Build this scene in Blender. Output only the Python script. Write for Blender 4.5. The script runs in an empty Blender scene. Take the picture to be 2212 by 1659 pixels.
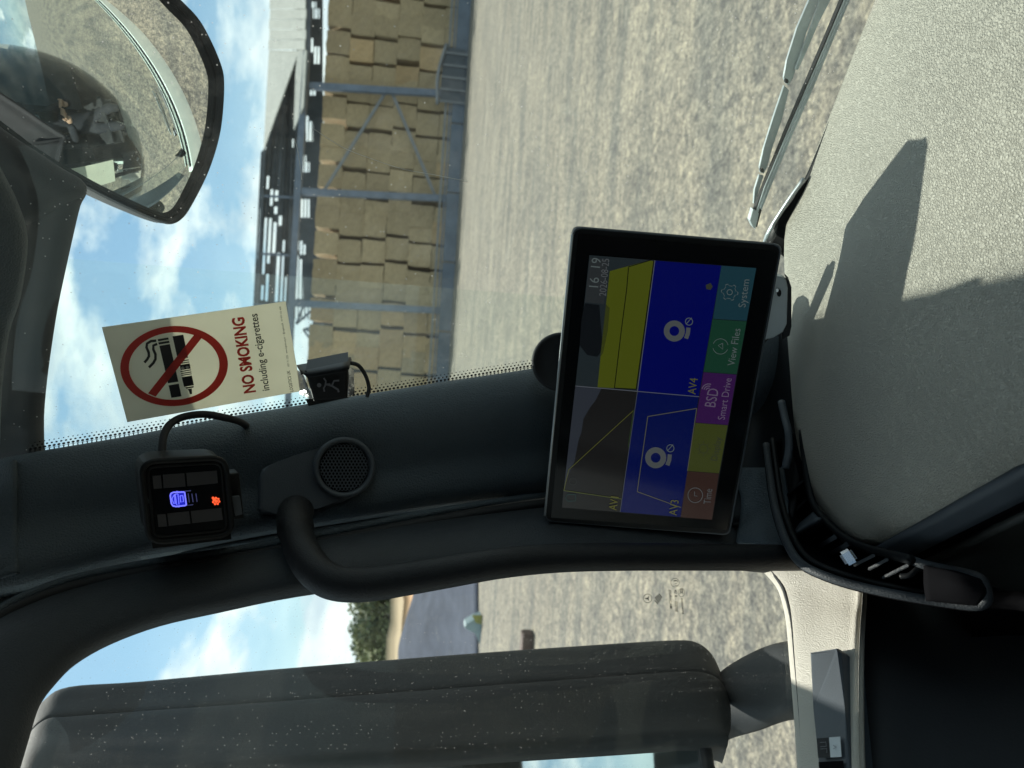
import bpy, bmesh, math, random
from mathutils import Vector, Matrix
random.seed(7)
S = bpy.context.scene
COL = S.collection

# ------------------------------------------------------------------ camera
CAMH = 2.45
CAM = Vector((0, 0, CAMH))
FPX = 740.0
pit, rol = math.radians(7.8), math.radians(3.5)
FW = Vector((0, math.cos(pit), -math.sin(pit)))
R0 = Vector((1, 0, 0)); U0 = Vector((0, math.sin(pit), math.cos(pit)))
UP = U0 * math.cos(rol) - R0 * math.sin(rol)
RT = R0 * math.cos(rol) + U0 * math.sin(rol)
cd = bpy.data.cameras.new('camera'); cam = bpy.data.objects.new('camera', cd); COL.objects.link(cam)
cd.sensor_width = 36; cd.lens = 36 * FPX / 1024; cd.clip_start = 0.02; cd.clip_end = 5000
mx = Matrix((-UP, RT, -FW)).transposed().to_4x4(); mx.translation = CAM
cam.matrix_world = mx
cd.dof.use_dof = True; cd.dof.focus_distance = 0.62; cd.dof.aperture_fstop = 10.0
S.camera = cam

# ------------------------------------------------------------------ light
SUN_L = Vector((0.25, -0.68, -1.0)).normalized()      # direction the light travels
elev = math.asin(-SUN_L.z)
sd = bpy.data.lights.new('sun', 'SUN'); sd.energy = 5.0; sd.angle = math.radians(0.5); sd.color = (1, 0.95, 0.87)
sun = bpy.data.objects.new('sun', sd); COL.objects.link(sun)
sun.rotation_euler = SUN_L.to_track_quat('-Z', 'Y').to_euler()
w = bpy.data.worlds.new('World'); S.world = w; w.use_nodes = True
nt = w.node_tree; nt.nodes.clear()
def N(t, ty, **k):
    n = t.nodes.new(ty)
    for a, b in k.items():
        if a in ('inp',):
            for c, d in b.items(): n.inputs[c].default_value = d
        else: setattr(n, a, b)
    return n
out = N(nt, 'ShaderNodeOutputWorld')
sky = N(nt, 'ShaderNodeTexSky'); sky.sky_type = 'NISHITA'; sky.sun_disc = False
sky.sun_elevation = elev; sky.sun_rotation = math.atan2(-SUN_L.x, -SUN_L.y); sky.air_density = 1.0; sky.dust_density = 1.5; sky.ozone_density = 1.0
bg = N(nt, 'ShaderNodeBackground'); bg.inputs['Strength'].default_value = 0.085
tint = N(nt, 'ShaderNodeMix', data_type='RGBA', blend_type='MULTIPLY'); tint.inputs[0].default_value = 1; tint.inputs[7].default_value = (0.70, 0.97, 1.0, 1)
nt.links.new(sky.outputs[0], tint.inputs[6]); nt.links.new(tint.outputs[2], bg.inputs[0])
tc = N(nt, 'ShaderNodeTexCoord')
mp = N(nt, 'ShaderNodeMapping'); mp.inputs['Scale'].default_value = (2.3, 2.3, 5.2); mp.inputs['Location'].default_value = (1.7, 0.4, 0.35)
nt.links.new(tc.outputs['Generated'], mp.inputs[0])
n1 = N(nt, 'ShaderNodeTexNoise', inp={'Scale': 1.5, 'Detail': 9.0, 'Roughness': 0.56, 'Distortion': 0.25})
nt.links.new(mp.outputs[0], n1.inputs['Vector'])
cr = N(nt, 'ShaderNodeValToRGB'); cr.color_ramp.elements[0].position = 0.445; cr.color_ramp.elements[1].position = 0.545
nt.links.new(n1.outputs[0], cr.inputs[0])
# wisps low down
n2 = N(nt, 'ShaderNodeTexNoise', inp={'Scale': 4.5, 'Detail': 7.0, 'Roughness': 0.5})
nt.links.new(mp.outputs[0], n2.inputs['Vector'])
cr2 = N(nt, 'ShaderNodeValToRGB'); cr2.color_ramp.elements[0].position = 0.35; cr2.color_ramp.elements[0].color = (0.55, 0.66, 0.72, 1)
cr2.color_ramp.elements[1].position = 0.62; cr2.color_ramp.elements[1].color = (0.86, 0.95, 0.93, 1)
nt.links.new(n2.outputs[0], cr2.inputs[0])
sep = N(nt, 'ShaderNodeSeparateXYZ'); nt.links.new(tc.outputs['Generated'], sep.inputs[0])
hz = N(nt, 'ShaderNodeMapRange', inp={1: 0.02, 2: 0.30, 3: 0.55, 4: 0.0}); nt.links.new(sep.outputs['Z'], hz.inputs[0])
mxm = N(nt, 'ShaderNodeMath', operation='MAXIMUM'); nt.links.new(cr.outputs[0], mxm.inputs[0]); nt.links.new(hz.outputs[0], mxm.inputs[1])
bgc = N(nt, 'ShaderNodeBackground'); bgc.inputs['Strength'].default_value = 0.95; nt.links.new(cr2.outputs[0], bgc.inputs[0])
ms = N(nt, 'ShaderNodeMixShader'); nt.links.new(mxm.outputs[0], ms.inputs[0]); nt.links.new(bg.outputs[0], ms.inputs[1]); nt.links.new(bgc.outputs[0], ms.inputs[2])
nt.links.new(ms.outputs[0], out.inputs[0])
S.view_settings.view_transform = 'Standard'; S.view_settings.look = 'None'; S.view_settings.gamma = 1
S.view_settings.use_curve_mapping = False; S.view_settings.exposure = 0.52
S.cycles.transparent_max_bounces = 24; S.cycles.max_bounces = 10

# ------------------------------------------------------------------ photo geometry helpers (2212 px wide reading grid)
K = 0.85
def ray(X, Y):
    x = X / 2.16016; y = Y / 2.16016
    return FW + RT * ((384 - y) / FPX) + UP * ((512 - x) / FPX)
def P(X, Y, t): return CAM + ray(X, Y) * (t * K)
def hit(X, Y, pl):                       # pl = (point, normal) in world
    r = ray(X, Y); return CAM + r * ((pl[0] - CAM).dot(pl[1]) / r.dot(pl[1]))
Ft = Vector((0.6, 0.8, 0)); Rt = Vector((0.8, -0.6, 0)); Z = Vector((0, 0, 1))
def T(fw, rt, z): return CAM + (Ft * fw + Rt * rt + Z * z) * K     # truck frame, relative to the camera
def tt(X, Y, pl): return (pl[0] - CAM).dot(pl[1]) / ray(X, Y).dot(pl[1]) / K
WS = (T(0.66, 0, 0), (Ft + Z * 0.2).normalized())
WSI = (T(0.652, 0, 0), WS[1]); WSO = (T(0.69, 0, 0), WS[1])
DOOR = (T(0, -0.60, 0), Rt)
def floorp(z): return (T(0, 0, z), Z)

# ------------------------------------------------------------------ materials
def mat(name, col=(0.5, 0.5, 0.5), rough=0.6, metal=0.0, spec=0.5, var=0.0, vscale=8, bump=0.0, bscale=200, kind='noise', emit=None, estr=1.0, coat=0.0, dirt=None, sheen=0.0):
    m = bpy.data.materials.new(name); m.use_nodes = True; t = m.node_tree
    b = t.nodes['Principled BSDF']; b.inputs['Roughness'].default_value = rough; b.inputs['Metallic'].default_value = metal
    b.inputs['Specular IOR Level'].default_value = spec; b.inputs['Coat Weight'].default_value = coat; b.inputs['Sheen Weight'].default_value = sheen
    c4 = (*col, 1); b.inputs['Base Color'].default_value = c4
    if emit: b.inputs['Emission Color'].default_value = (*emit, 1); b.inputs['Emission Strength'].default_value = estr
    co = None
    if var or bump or dirt: co = N(t, 'ShaderNodeTexCoord')
    last = None
    if var:
        n = N(t, 'ShaderNodeTexNoise', inp={'Scale': vscale, 'Detail': 6.0, 'Roughness': 0.62}); t.links.new(co.outputs['Object'], n.inputs['Vector'])
        r = N(t, 'ShaderNodeValToRGB'); r.color_ramp.elements[0].position = 0.3; r.color_ramp.elements[1].position = 0.7
        r.color_ramp.elements[0].color = (*[x * (1 - var) for x in col], 1); r.color_ramp.elements[1].color = (*[min(1, x * (1 + var)) for x in col], 1)
        t.links.new(n.outputs[0], r.inputs[0]); last = r.outputs[0]
    if dirt:
        dcol, dth, dsc = dirt
        n = N(t, 'ShaderNodeTexNoise', inp={'Scale': dsc, 'Detail': 8.0, 'Roughness': 0.75}); t.links.new(co.outputs['Object'], n.inputs['Vector'])
        r = N(t, 'ShaderNodeMapRange', inp={1: dth, 2: dth + 0.14}); t.links.new(n.outputs[0], r.inputs[0])
        mixn = N(t, 'ShaderNodeMix', data_type='RGBA'); t.links.new(r.outputs[0], mixn.inputs[0])
        if last: t.links.new(last, mixn.inputs[6])
        else: mixn.inputs[6].default_value = c4
        mixn.inputs[7].default_value = (*dcol, 1); last = mixn.outputs[2]
    if last: t.links.new(last, b.inputs['Base Color'])
    if bump:
        if kind == 'leather':
            v = N(t, 'ShaderNodeTexVoronoi', feature='DISTANCE_TO_EDGE', inp={'Scale': bscale})
            nn = N(t, 'ShaderNodeTexNoise', inp={'Scale': bscale * 0.35, 'Detail': 3.0})
            mm = N(t, 'ShaderNodeVectorMath', operation='MULTIPLY_ADD'); t.links.new(nn.outputs['Color'], mm.inputs[0]); mm.inputs[1].default_value = (0.004,) * 3
            t.links.new(co.outputs['Object'], mm.inputs[2]); t.links.new(co.outputs['Object'], nn.inputs['Vector']); t.links.new(mm.outputs[0], v.inputs['Vector'])
            rr = N(t, 'ShaderNodeMapRange', inp={1: 0.0, 2: 0.28}); t.links.new(v.outputs['Distance'], rr.inputs[0]); h = rr.outputs[0]
        else:
            v = N(t, 'ShaderNodeTexNoise', inp={'Scale': bscale, 'Detail': 4.0, 'Roughness': 0.6}); t.links.new(co.outputs['Object'], v.inputs['Vector']); h = v.outputs[0]
        bp = N(t, 'ShaderNodeBump', inp={'Strength': bump, 'Distance': 0.001 if kind == 'leather' else 1.2 / bscale}); t.links.new(h, bp.inputs['Height']); t.links.new(bp.outputs[0], b.inputs['Normal'])
    return m
M_trim = mat('pillar_plastic', (0.064, 0.086, 0.102), 0.58, bump=0.45, bscale=400, kind='leather', var=0.12, vscale=6)
M_dash = mat('dash_skin', (0.43, 0.41, 0.35), 0.5, spec=0.5, bump=0.85, bscale=540, kind='leather', var=0.10, vscale=5, dirt=((0.48, 0.46, 0.395), 0.60, 18))
M_door = mat('door_plastic', (0.54, 0.51, 0.44), 0.5, spec=0.6, bump=0.4, bscale=620, kind='leather', var=0.08, vscale=5)
M_doorshade = mat('door_shade', (0.02, 0.022, 0.025), 0.7, bump=0.1, bscale=330, kind='leather', var=0.1)  # shadow on the lower door is carried by this near-black colour
M_smooth = mat('smooth_plastic', (0.060, 0.072, 0.085), 0.48, spec=0.4, bump=0.12, bscale=700, kind='leather', var=0.18, vscale=12)
M_glove = mat('lower_panel', (0.07, 0.075, 0.068), 0.55, bump=0.15, bscale=600, kind='leather', var=0.05)
M_black = mat('black_plastic', (0.007, 0.008, 0.009), 0.5, spec=0.2, var=0.15, vscale=20)
M_frame = mat('door_frame_plastic', (0.036, 0.042, 0.048), 0.55, spec=0.35, bump=0.3, bscale=500, kind='leather', var=0.2, vscale=5)
M_rubber = mat('rubber', (0.016, 0.017, 0.019), 0.75, var=0.2, vscale=40)
M_handle = mat('handle_skin', (0.010, 0.011, 0.013), 0.5, spec=0.3, bump=0.25, bscale=600, kind='leather', var=0.1)
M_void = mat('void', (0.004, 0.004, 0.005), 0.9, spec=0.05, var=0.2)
M_house = mat('mirror_housing_plastic', (0.018, 0.021, 0.023), 0.7, spec=0.2, bump=0.1, bscale=300, var=0.2, vscale=10, dirt=((0.07, 0.07, 0.07), 0.60, 140))
M_chrome = mat('chrome', (0.75, 0.77, 0.78), 0.18, metal=1.0, var=0.05)
M_mirror = mat('mirror_silver', (0.86, 0.88, 0.87), 0.02, metal=1.0, var=0.03, vscale=3)
M_wiper = mat('wiper_metal', (0.26, 0.29, 0.30), 0.45, metal=0.3, var=0.15, vscale=60, dirt=((0.25, 0.25, 0.23), 0.62, 200))
M_paint = mat('cab_paint', (0.62, 0.72, 0.66), 0.3, coat=0.6, var=0.05, vscale=2, dirt=((0.4, 0.4, 0.36), 0.66, 9))
M_paper = mat('sticker_paper', (0.82, 0.80, 0.70), 0.55, var=0.05, vscale=14, dirt=((0.45, 0.43, 0.35), 0.70, 50))
M_red = mat('sticker_red', (0.52, 0.045, 0.035), 0.5, var=0.06, vscale=20)
M_ink = mat('sticker_ink', (0.02, 0.018, 0.018), 0.5, var=0.1, vscale=20)
M_foil = mat('foil', (0.65, 0.65, 0.66), 0.35, metal=0.9, bump=0.5, bscale=150, var=0.1)
M_plate = mat('bracket_plate', (0.42, 0.46, 0.48), 0.38, metal=0.3, var=0.06, vscale=30)
M_icon = mat('icon_grey', (0.10, 0.10, 0.11), 0.5, var=0.05)
M_lens = mat('display_glass', (0.004, 0.005, 0.006), 0.2, spec=0.25, var=0.1, vscale=10)
M_seg = mat('display_segment', (0.030, 0.030, 0.034), 0.4, var=0.1, vscale=10)
M_blue = mat('lit_blue', (0.02, 0.02, 0.1), 0.5, emit=(0.16, 0.17, 1.0), estr=1.0, var=0.1)
M_bluedim = mat('dim_blue', (0.05, 0.05, 0.09), 0.5, emit=(0.1, 0.11, 0.35), estr=0.22, var=0.1)
M_bluedeep = mat('deep_blue', (0.0, 0.0, 0.1), 0.5, emit=(0.005, 0.01, 0.35), estr=1.0, var=0.1)
M_redlit = mat('lit_red', (0.2, 0.01, 0.0), 0.5, emit=(1.0, 0.10, 0.03), estr=1.0, var=0.1)
def scr(n, c, v=0.12): return mat('screen_' + n, tuple(x * .3 for x in c), 0.22, emit=c, estr=0.38, var=v, vscale=40)
def glass_mat(name, tint=(0.93, 0.97, 0.95), dust=0.5, dscale=900, thr=0.66, haze=0.015, streak=None, ior=1.38):
    m = bpy.data.materials.new(name); m.use_nodes = True; t = m.node_tree; t.nodes.clear()
    o = N(t, 'ShaderNodeOutputMaterial'); tr = N(t, 'ShaderNodeBsdfTransparent', inp={'Color': (*tint, 1)})
    gl = N(t, 'ShaderNodeBsdfGlossy', inp={'Color': (0.9, 0.95, 0.93, 1), 'Roughness': 0.01})
    fr = N(t, 'ShaderNodeFresnel', inp={'IOR': ior}); m1 = N(t, 'ShaderNodeMixShader')
    t.links.new(fr.outputs[0], m1.inputs[0]); t.links.new(tr.outputs[0], m1.inputs[1]); t.links.new(gl.outputs[0], m1.inputs[2])
    df = N(t, 'ShaderNodeBsdfTranslucent', inp={'Color': (0.8, 0.8, 0.76, 1)}); d2 = N(t, 'ShaderNodeBsdfDiffuse', inp={'Color': (0.8, 0.8, 0.76, 1)})
    ad = N(t, 'ShaderNodeMixShader', inp={0: 0.5}); t.links.new(df.outputs[0], ad.inputs[1]); t.links.new(d2.outputs[0], ad.inputs[2])
    co = N(t, 'ShaderNodeTexCoord')
    v = N(t, 'ShaderNodeTexVoronoi', inp={'Scale': dscale, 'Randomness': 1.0}); t.links.new(co.outputs['Object'], v.inputs['Vector'])
    spn = N(t, 'ShaderNodeMapRange', inp={1: 0.30, 2: 0.16}); t.links.new(v.outputs['Distance'], spn.inputs[0])
    pick = N(t, 'ShaderNodeSeparateColor'); t.links.new(v.outputs['Color'], pick.inputs[0])
    big = N(t, 'ShaderNodeTexNoise', inp={'Scale': 5.0, 'Detail': 4.0, 'Roughness': 0.6}); bmn = N(t, 'ShaderNodeMapping'); bmn.inputs['Scale'].default_value = (14, 14, 0.4) if streak else (1, 1, 1); t.links.new(co.outputs['Object'], bmn.inputs[0]); t.links.new(bmn.outputs[0], big.inputs['Vector'])
    th = N(t, 'ShaderNodeMapRange', inp={1: 0.4, 2: 0.65, 3: 0.99, 4: thr}); t.links.new(big.outputs[0], th.inputs[0])
    gt = N(t, 'ShaderNodeMath', operation='GREATER_THAN'); t.links.new(pick.outputs[0], gt.inputs[0]); t.links.new(th.outputs[0], gt.inputs[1])
    mu = N(t, 'ShaderNodeMath', operation='MULTIPLY'); t.links.new(spn.outputs[0], mu.inputs[0]); t.links.new(gt.outputs[0], mu.inputs[1])
    mu2 = N(t, 'ShaderNodeMath', operation='MULTIPLY'); t.links.new(mu.outputs[0], mu2.inputs[0]); mu2.inputs[1].default_value = dust
    fine = N(t, 'ShaderNodeTexNoise', inp={'Scale': 35.0, 'Detail': 8.0, 'Roughness': 0.75})
    fm = N(t, 'ShaderNodeMapping'); fm.inputs['Scale'].default_value = streak or (1, 1, 1)
    t.links.new(co.outputs['Object'], fm.inputs[0]); t.links.new(fm.outputs[0], fine.inputs['Vector'])
    hzr = N(t, 'ShaderNodeMapRange', inp={1: 0.50, 2: 0.85, 3: haze, 4: haze * 5 + 0.02}); t.links.new(fine.outputs[0], hzr.inputs[0])
    sm = N(t, 'ShaderNodeMath', operation='ADD', use_clamp=True); t.links.new(mu2.outputs[0], sm.inputs[0]); t.links.new(hzr.outputs[0], sm.inputs[1])
    m2 = N(t, 'ShaderNodeMixShader'); t.links.new(sm.outputs[0], m2.inputs[0]); t.links.new(m1.outputs[0], m2.inputs[1]); t.links.new(ad.outputs[0], m2.inputs[2])
    t.links.new(m2.outputs[0], o.inputs[0]); return m
M_glass = glass_mat('windscreen_glass', tint=(0.91, 0.97, 0.94), dust=0.45, dscale=430, thr=0.90, haze=0.016)
M_sglass = glass_mat('door_glass', dust=0.28, dscale=620, thr=0.80, haze=0.005, ior=1.3, streak=(1, 1, 0.08))

def translucent(m, f):
    t = m.node_tree; b = t.nodes['Principled BSDF']; o = [n for n in t.nodes if n.type == 'OUTPUT_MATERIAL'][0]
    tl_ = N(t, 'ShaderNodeBsdfTranslucent'); x = N(t, 'ShaderNodeMixShader', inp={0: f})
    if b.inputs['Base Color'].links: t.links.new(b.inputs['Base Color'].links[0].from_socket, tl_.inputs[0])
    t.links.new(b.outputs[0], x.inputs[1]); t.links.new(tl_.outputs[0], x.inputs[2]); t.links.new(x.outputs[0], o.inputs[0])
translucent(M_paper, 0.5); translucent(M_red, 0.35)
# ------------------------------------------------------------------ mesh helpers
def link(name, me, m=None, parent=None, smooth=True, lab=None, kind=None):
    o = bpy.data.objects.new(name, me); COL.objects.link(o)
    if m:
        me.materials.append(m)
    if smooth:
        for p in me.polygons: p.use_smooth = True
    if parent: o.parent = parent
    if lab: o['label'] = lab
    if kind: o['kind'] = kind
    return o
def mesh(name, vs, fs, m=None, parent=None, smooth=False, lab=None, kind=None):
    me = bpy.data.meshes.new(name); me.from_pydata([tuple(v) for v in vs], [], fs); me.update()
    return link(name, me, m, parent, smooth, lab, kind)
def bmo(name, bm, m=None, parent=None, smooth=False, lab=None, kind=None):
    bmesh.ops.recalc_face_normals(bm, faces=bm.faces[:])
    me = bpy.data.meshes.new(name); bm.to_mesh(me); bm.free(); return link(name, me, m, parent, smooth, lab, kind)
def thing(name, label, cat, loc=(0, 0, 0), group=None):
    o = bpy.data.objects.new(name, None); COL.objects.link(o); o['label'] = label; o['category'] = cat
    o.empty_display_size = 0.05
    if group: o['group'] = group
    return o
def tag(o, label=None, cat=None, group=None, kind=None):
    if label: o['label'] = label
    if cat: o['category'] = cat
    if group: o['group'] = group
    if kind: o['kind'] = kind
    return o
def cr_(a, b, c, d, t):
    return 0.5 * ((2 * b) + (c - a) * t + (2 * a - 5 * b + 4 * c - d) * t * t + (3 * b - a - 3 * c + d) * t ** 3)
def spline(pts, n=6, closed=False):
    pts = [Vector(p) for p in pts]; L = len(pts); o = []
    rng = L if closed else L - 1
    for i in range(rng):
        if closed: a, b, c, d = pts[i - 1], pts[i], pts[(i + 1) % L], pts[(i + 2) % L]
        else: a, b, c, d = pts[max(i - 1, 0)], pts[i], pts[i + 1], pts[min(i + 2, L - 1)]
        for k in range(n): o.append(cr_(a, b, c, d, k / n))
    if not closed: o.append(pts[-1])
    return o
def patch(name, rows, m, parent=None, n=5, nr=5, thick=0.004, lab=None, world=False, bev=None):
    R = [[(Vector(p) if world or isinstance(p, Vector) else P(*p)) for p in r] for r in rows]
    R = [spline(r, n) for r in R]
    cols = [spline([r[j] for r in R], nr) for j in range(len(R[0]))]
    nr_ = len(cols[0]); nc = len(cols)
    vs = [cols[j][i] for i in range(nr_) for j in range(nc)]
    fs = [(i * nc + j, i * nc + j + 1, (i + 1) * nc + j + 1, (i + 1) * nc + j) for i in range(nr_ - 1) for j in range(nc - 1)]
    # face the camera
    a, b, c = vs[fs[0][0]], vs[fs[0][1]], vs[fs[0][2]]
    mid = len(fs) // 2; f = fs[mid]; nn = (vs[f[1]] - vs[f[0]]).cross(vs[f[2]] - vs[f[0]])
    if nn.dot(CAM - vs[f[0]]) < 0: fs = [tuple(reversed(q)) for q in fs]
    o = mesh(name, vs, fs, m, parent, True, lab)
    if thick:
        s = o.modifiers.new('thick', 'SOLIDIFY'); s.thickness = thick; s.offset = -1
    return o
def tube(name, pts, r, m, parent=None, n=6, seg=12, lab=None, closed=False):
    C_ = spline([p if isinstance(p, Vector) else P(*p) for p in pts], n, closed)
    L = len(C_); vs = []; fs = []
    rr = r if callable(r) else (lambda t: r)
    up = Vector((0.13, 0.21, 0.97)); prev = None
    for i, c in enumerate(C_):
        if closed: d = (C_[(i + 1) % L] - C_[i - 1])
        else: d = (C_[min(i + 1, L - 1)] - C_[max(i - 1, 0)])
        d.normalize()
        if prev is None: u = d.cross(up).normalized()
        else: u = (prev - d * prev.dot(d)).normalized()
        prev = u; v = d.cross(u)
        for k in range(seg):
            a = 2 * math.pi * k / seg; vs.append(c + (u * math.cos(a) + v * math.sin(a)) * rr(i / (L - 1)))
    for i in range(L if closed else L - 1):
        for k in range(seg):
            a = i * seg + k; b = i * seg + (k + 1) % seg; i2 = (i + 1) % L
            fs.append((a, b, i2 * seg + (k + 1) % seg, i2 * seg + k))
    if not closed: fs.append(tuple(reversed(range(seg)))); fs.append(tuple(range((L - 1) * seg, L * seg)))
    return mesh(name, vs, fs, m, parent, True, lab)
def prism(name, pts, depth, m, parent=None, bevel=0.0, lab=None, seg=2, smooth=False, kind=None):
    """closed outline (world points) pushed along vector depth"""
    bm = bmesh.new(); a = [bm.verts.new(p) for p in pts]; b = [bm.verts.new(Vector(p) + depth) for p in pts]
    fa = bm.faces.new(a); bm.faces.new(list(reversed(b))); n = len(pts)
    for i in range(n): bm.faces.new((a[i], b[i], b[(i + 1) % n], a[(i + 1) % n]))
    if bevel:
        bmesh.ops.bevel(bm, geom=list(fa.edges), offset=bevel, segments=seg, affect='EDGES', profile=0.5)
    bmesh.ops.triangulate(bm, faces=[f for f in bm.faces if len(f.verts) > 4])
    return bmo(name, bm, m, parent, smooth, lab, kind)
def box(name, c, ex, ey, ez, m, parent=None, bevel=0.0, lab=None, seg=2):
    """c centre; ex, ey, ez full-size edge vectors"""
    bm = bmesh.new(); bmesh.ops.create_cube(bm, size=1)
    for v in bm.verts: v.co = Vector(c) + ex * v.co.x + ey * v.co.y + ez * v.co.z
    if bevel: bmesh.ops.bevel(bm, geom=bm.edges[:], offset=bevel, segments=seg, affect='EDGES')
    return bmo(name, bm, m, parent, False, lab)
def flat(name, rings, pl, m, parent=None, off=0.0, lab=None):
    """flat printed shapes; each ring = list of (X,Y) on plane pl, lifted off toward the camera"""
    n = pl[1] if (CAM - pl[0]).dot(pl[1]) > 0 else -pl[1]
    p2 = (pl[0] + n * off, n); bm = bmesh.new()
    for r in rings:
        vs = [bm.verts.new(hit(x, y, p2)) for x, y in r]
        f = bm.faces.new(vs)
        if f.calc_center_median() and f.normal is not None:
            f.normal_update()
            if f.normal.dot(n) < 0: f.normal_flip()
    bmesh.ops.triangulate(bm, faces=bm.faces[:])
    me = bpy.data.meshes.new(name); bm.to_mesh(me); bm.free()
    return link(name, me, m, parent, False, lab)
def annulus(name, outer, inner, pl, m, parent=None, off=0.0):
    n = pl[1] if (CAM - pl[0]).dot(pl[1]) > 0 else -pl[1]; p2 = (pl[0] + n * off, n)
    k = len(outer); vs = [hit(x, y, p2) for x, y in outer] + [hit(x, y, p2) for x, y in inner]
    fs = [(i, (i + 1) % k, k + (i + 1) % k, k + i) for i in range(k)]
    return mesh(name, vs, fs, m, parent)
def ell(cx, cy, rx, ry, n=48, rot=0.0, a0=0.0, a1=2 * math.pi, end=False):
    c, s = math.cos(rot), math.sin(rot); o = []
    for i in range(n + (1 if end else 0)):
        a = a0 + (a1 - a0) * i / n; x, y = rx * math.cos(a), ry * math.sin(a); o.append((cx + x * c - y * s, cy + x * s + y * c))
    return o
def stroke(pts, wd):
    """polyline (X,Y) -> outline polygon of width wd"""
    L = len(pts); l = []; r = []
    for i, p in enumerate(pts):
        a = pts[max(i - 1, 0)]; b = pts[min(i + 1, L - 1)]; dx, dy = b[0] - a[0], b[1] - a[1]; q = math.hypot(dx, dy) or 1
        nx, ny = -dy / q * wd / 2, dx / q * wd / 2; l.append((p[0] + nx, p[1] + ny)); r.append((p[0] - nx, p[1] - ny))
    return l + r[::-1]
def text(name, s, a, b, hgt, pl, m, parent=None, off=0.0, bold=0.0, mirror=False):
    """string from photo point a to b on plane pl; hgt = letter height in reading px"""
    n = pl[1] if (CAM - pl[0]).dot(pl[1]) > 0 else -pl[1]; p2 = (pl[0] + n * off, n)
    A = hit(*a, p2); B = hit(*b, p2); ex = (B - A); wlen = ex.length; ex.normalize(); ey = n.cross(ex)
    cu = bpy.data.curves.new(name, 'FONT'); cu.body = s; cu.offset = bold; cu.resolution_u = 3
    o = bpy.data.objects.new('tmp', cu); COL.objects.link(o); bpy.context.view_layer.update()
    me = bpy.data.meshes.new_from_object(o.evaluated_get(bpy.context.evaluated_depsgraph_get()))
    bpy.data.objects.remove(o); bpy.data.curves.remove(cu)
    x0 = min(v.co.x for v in me.vertices); x1 = max(v.co.x for v in me.vertices)
    d = (A - CAM).length; h = hgt / 2.16016 / FPX * d / 0.70
    sx = wlen / (x1 - x0)
    for v in me.vertices:
        x = (v.co.x - x0) * sx; y = v.co.y * h
        v.co = A + ex * x + ey * y
    me.update(); me.name = name
    return link(name, me, m, parent, False)
def quadplane(TL, TR, BR, BL, t):
    r = [ray(*q) for q in (TL, TR, BR, BL)]
    A = Matrix(((r[0].x, r[2].x, -r[3].x), (r[0].y, r[2].y, -r[3].y), (r[0].z, r[2].z, -r[3].z)))
    s = A.inverted() @ (r[1] * t); pts = [P(*TL, s[0]), P(*TR, t), P(*BR, s[1]), P(*BL, s[2])]
    n = (pts[1] - pts[0]).cross(pts[0] - pts[3]).normalized()
    if n.dot(CAM - pts[0]) < 0: n = -n
    return pts, (pts[1], n)
def roundrect(p, r, seg=5):
    """p = 4 world corners -> rounded outline"""
    o = []
    for i in range(4):
        a, b, c = p[i - 1], p[i], p[(i + 1) % 4]; u = (a - b).normalized() * r; v = (c - b).normalized() * r
        for k in range(seg + 1):
            s = k / seg; o.append((b + u) * (1 - s) ** 2 + b * 2 * s * (1 - s) + (b + v) * s * s)
    return o

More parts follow.
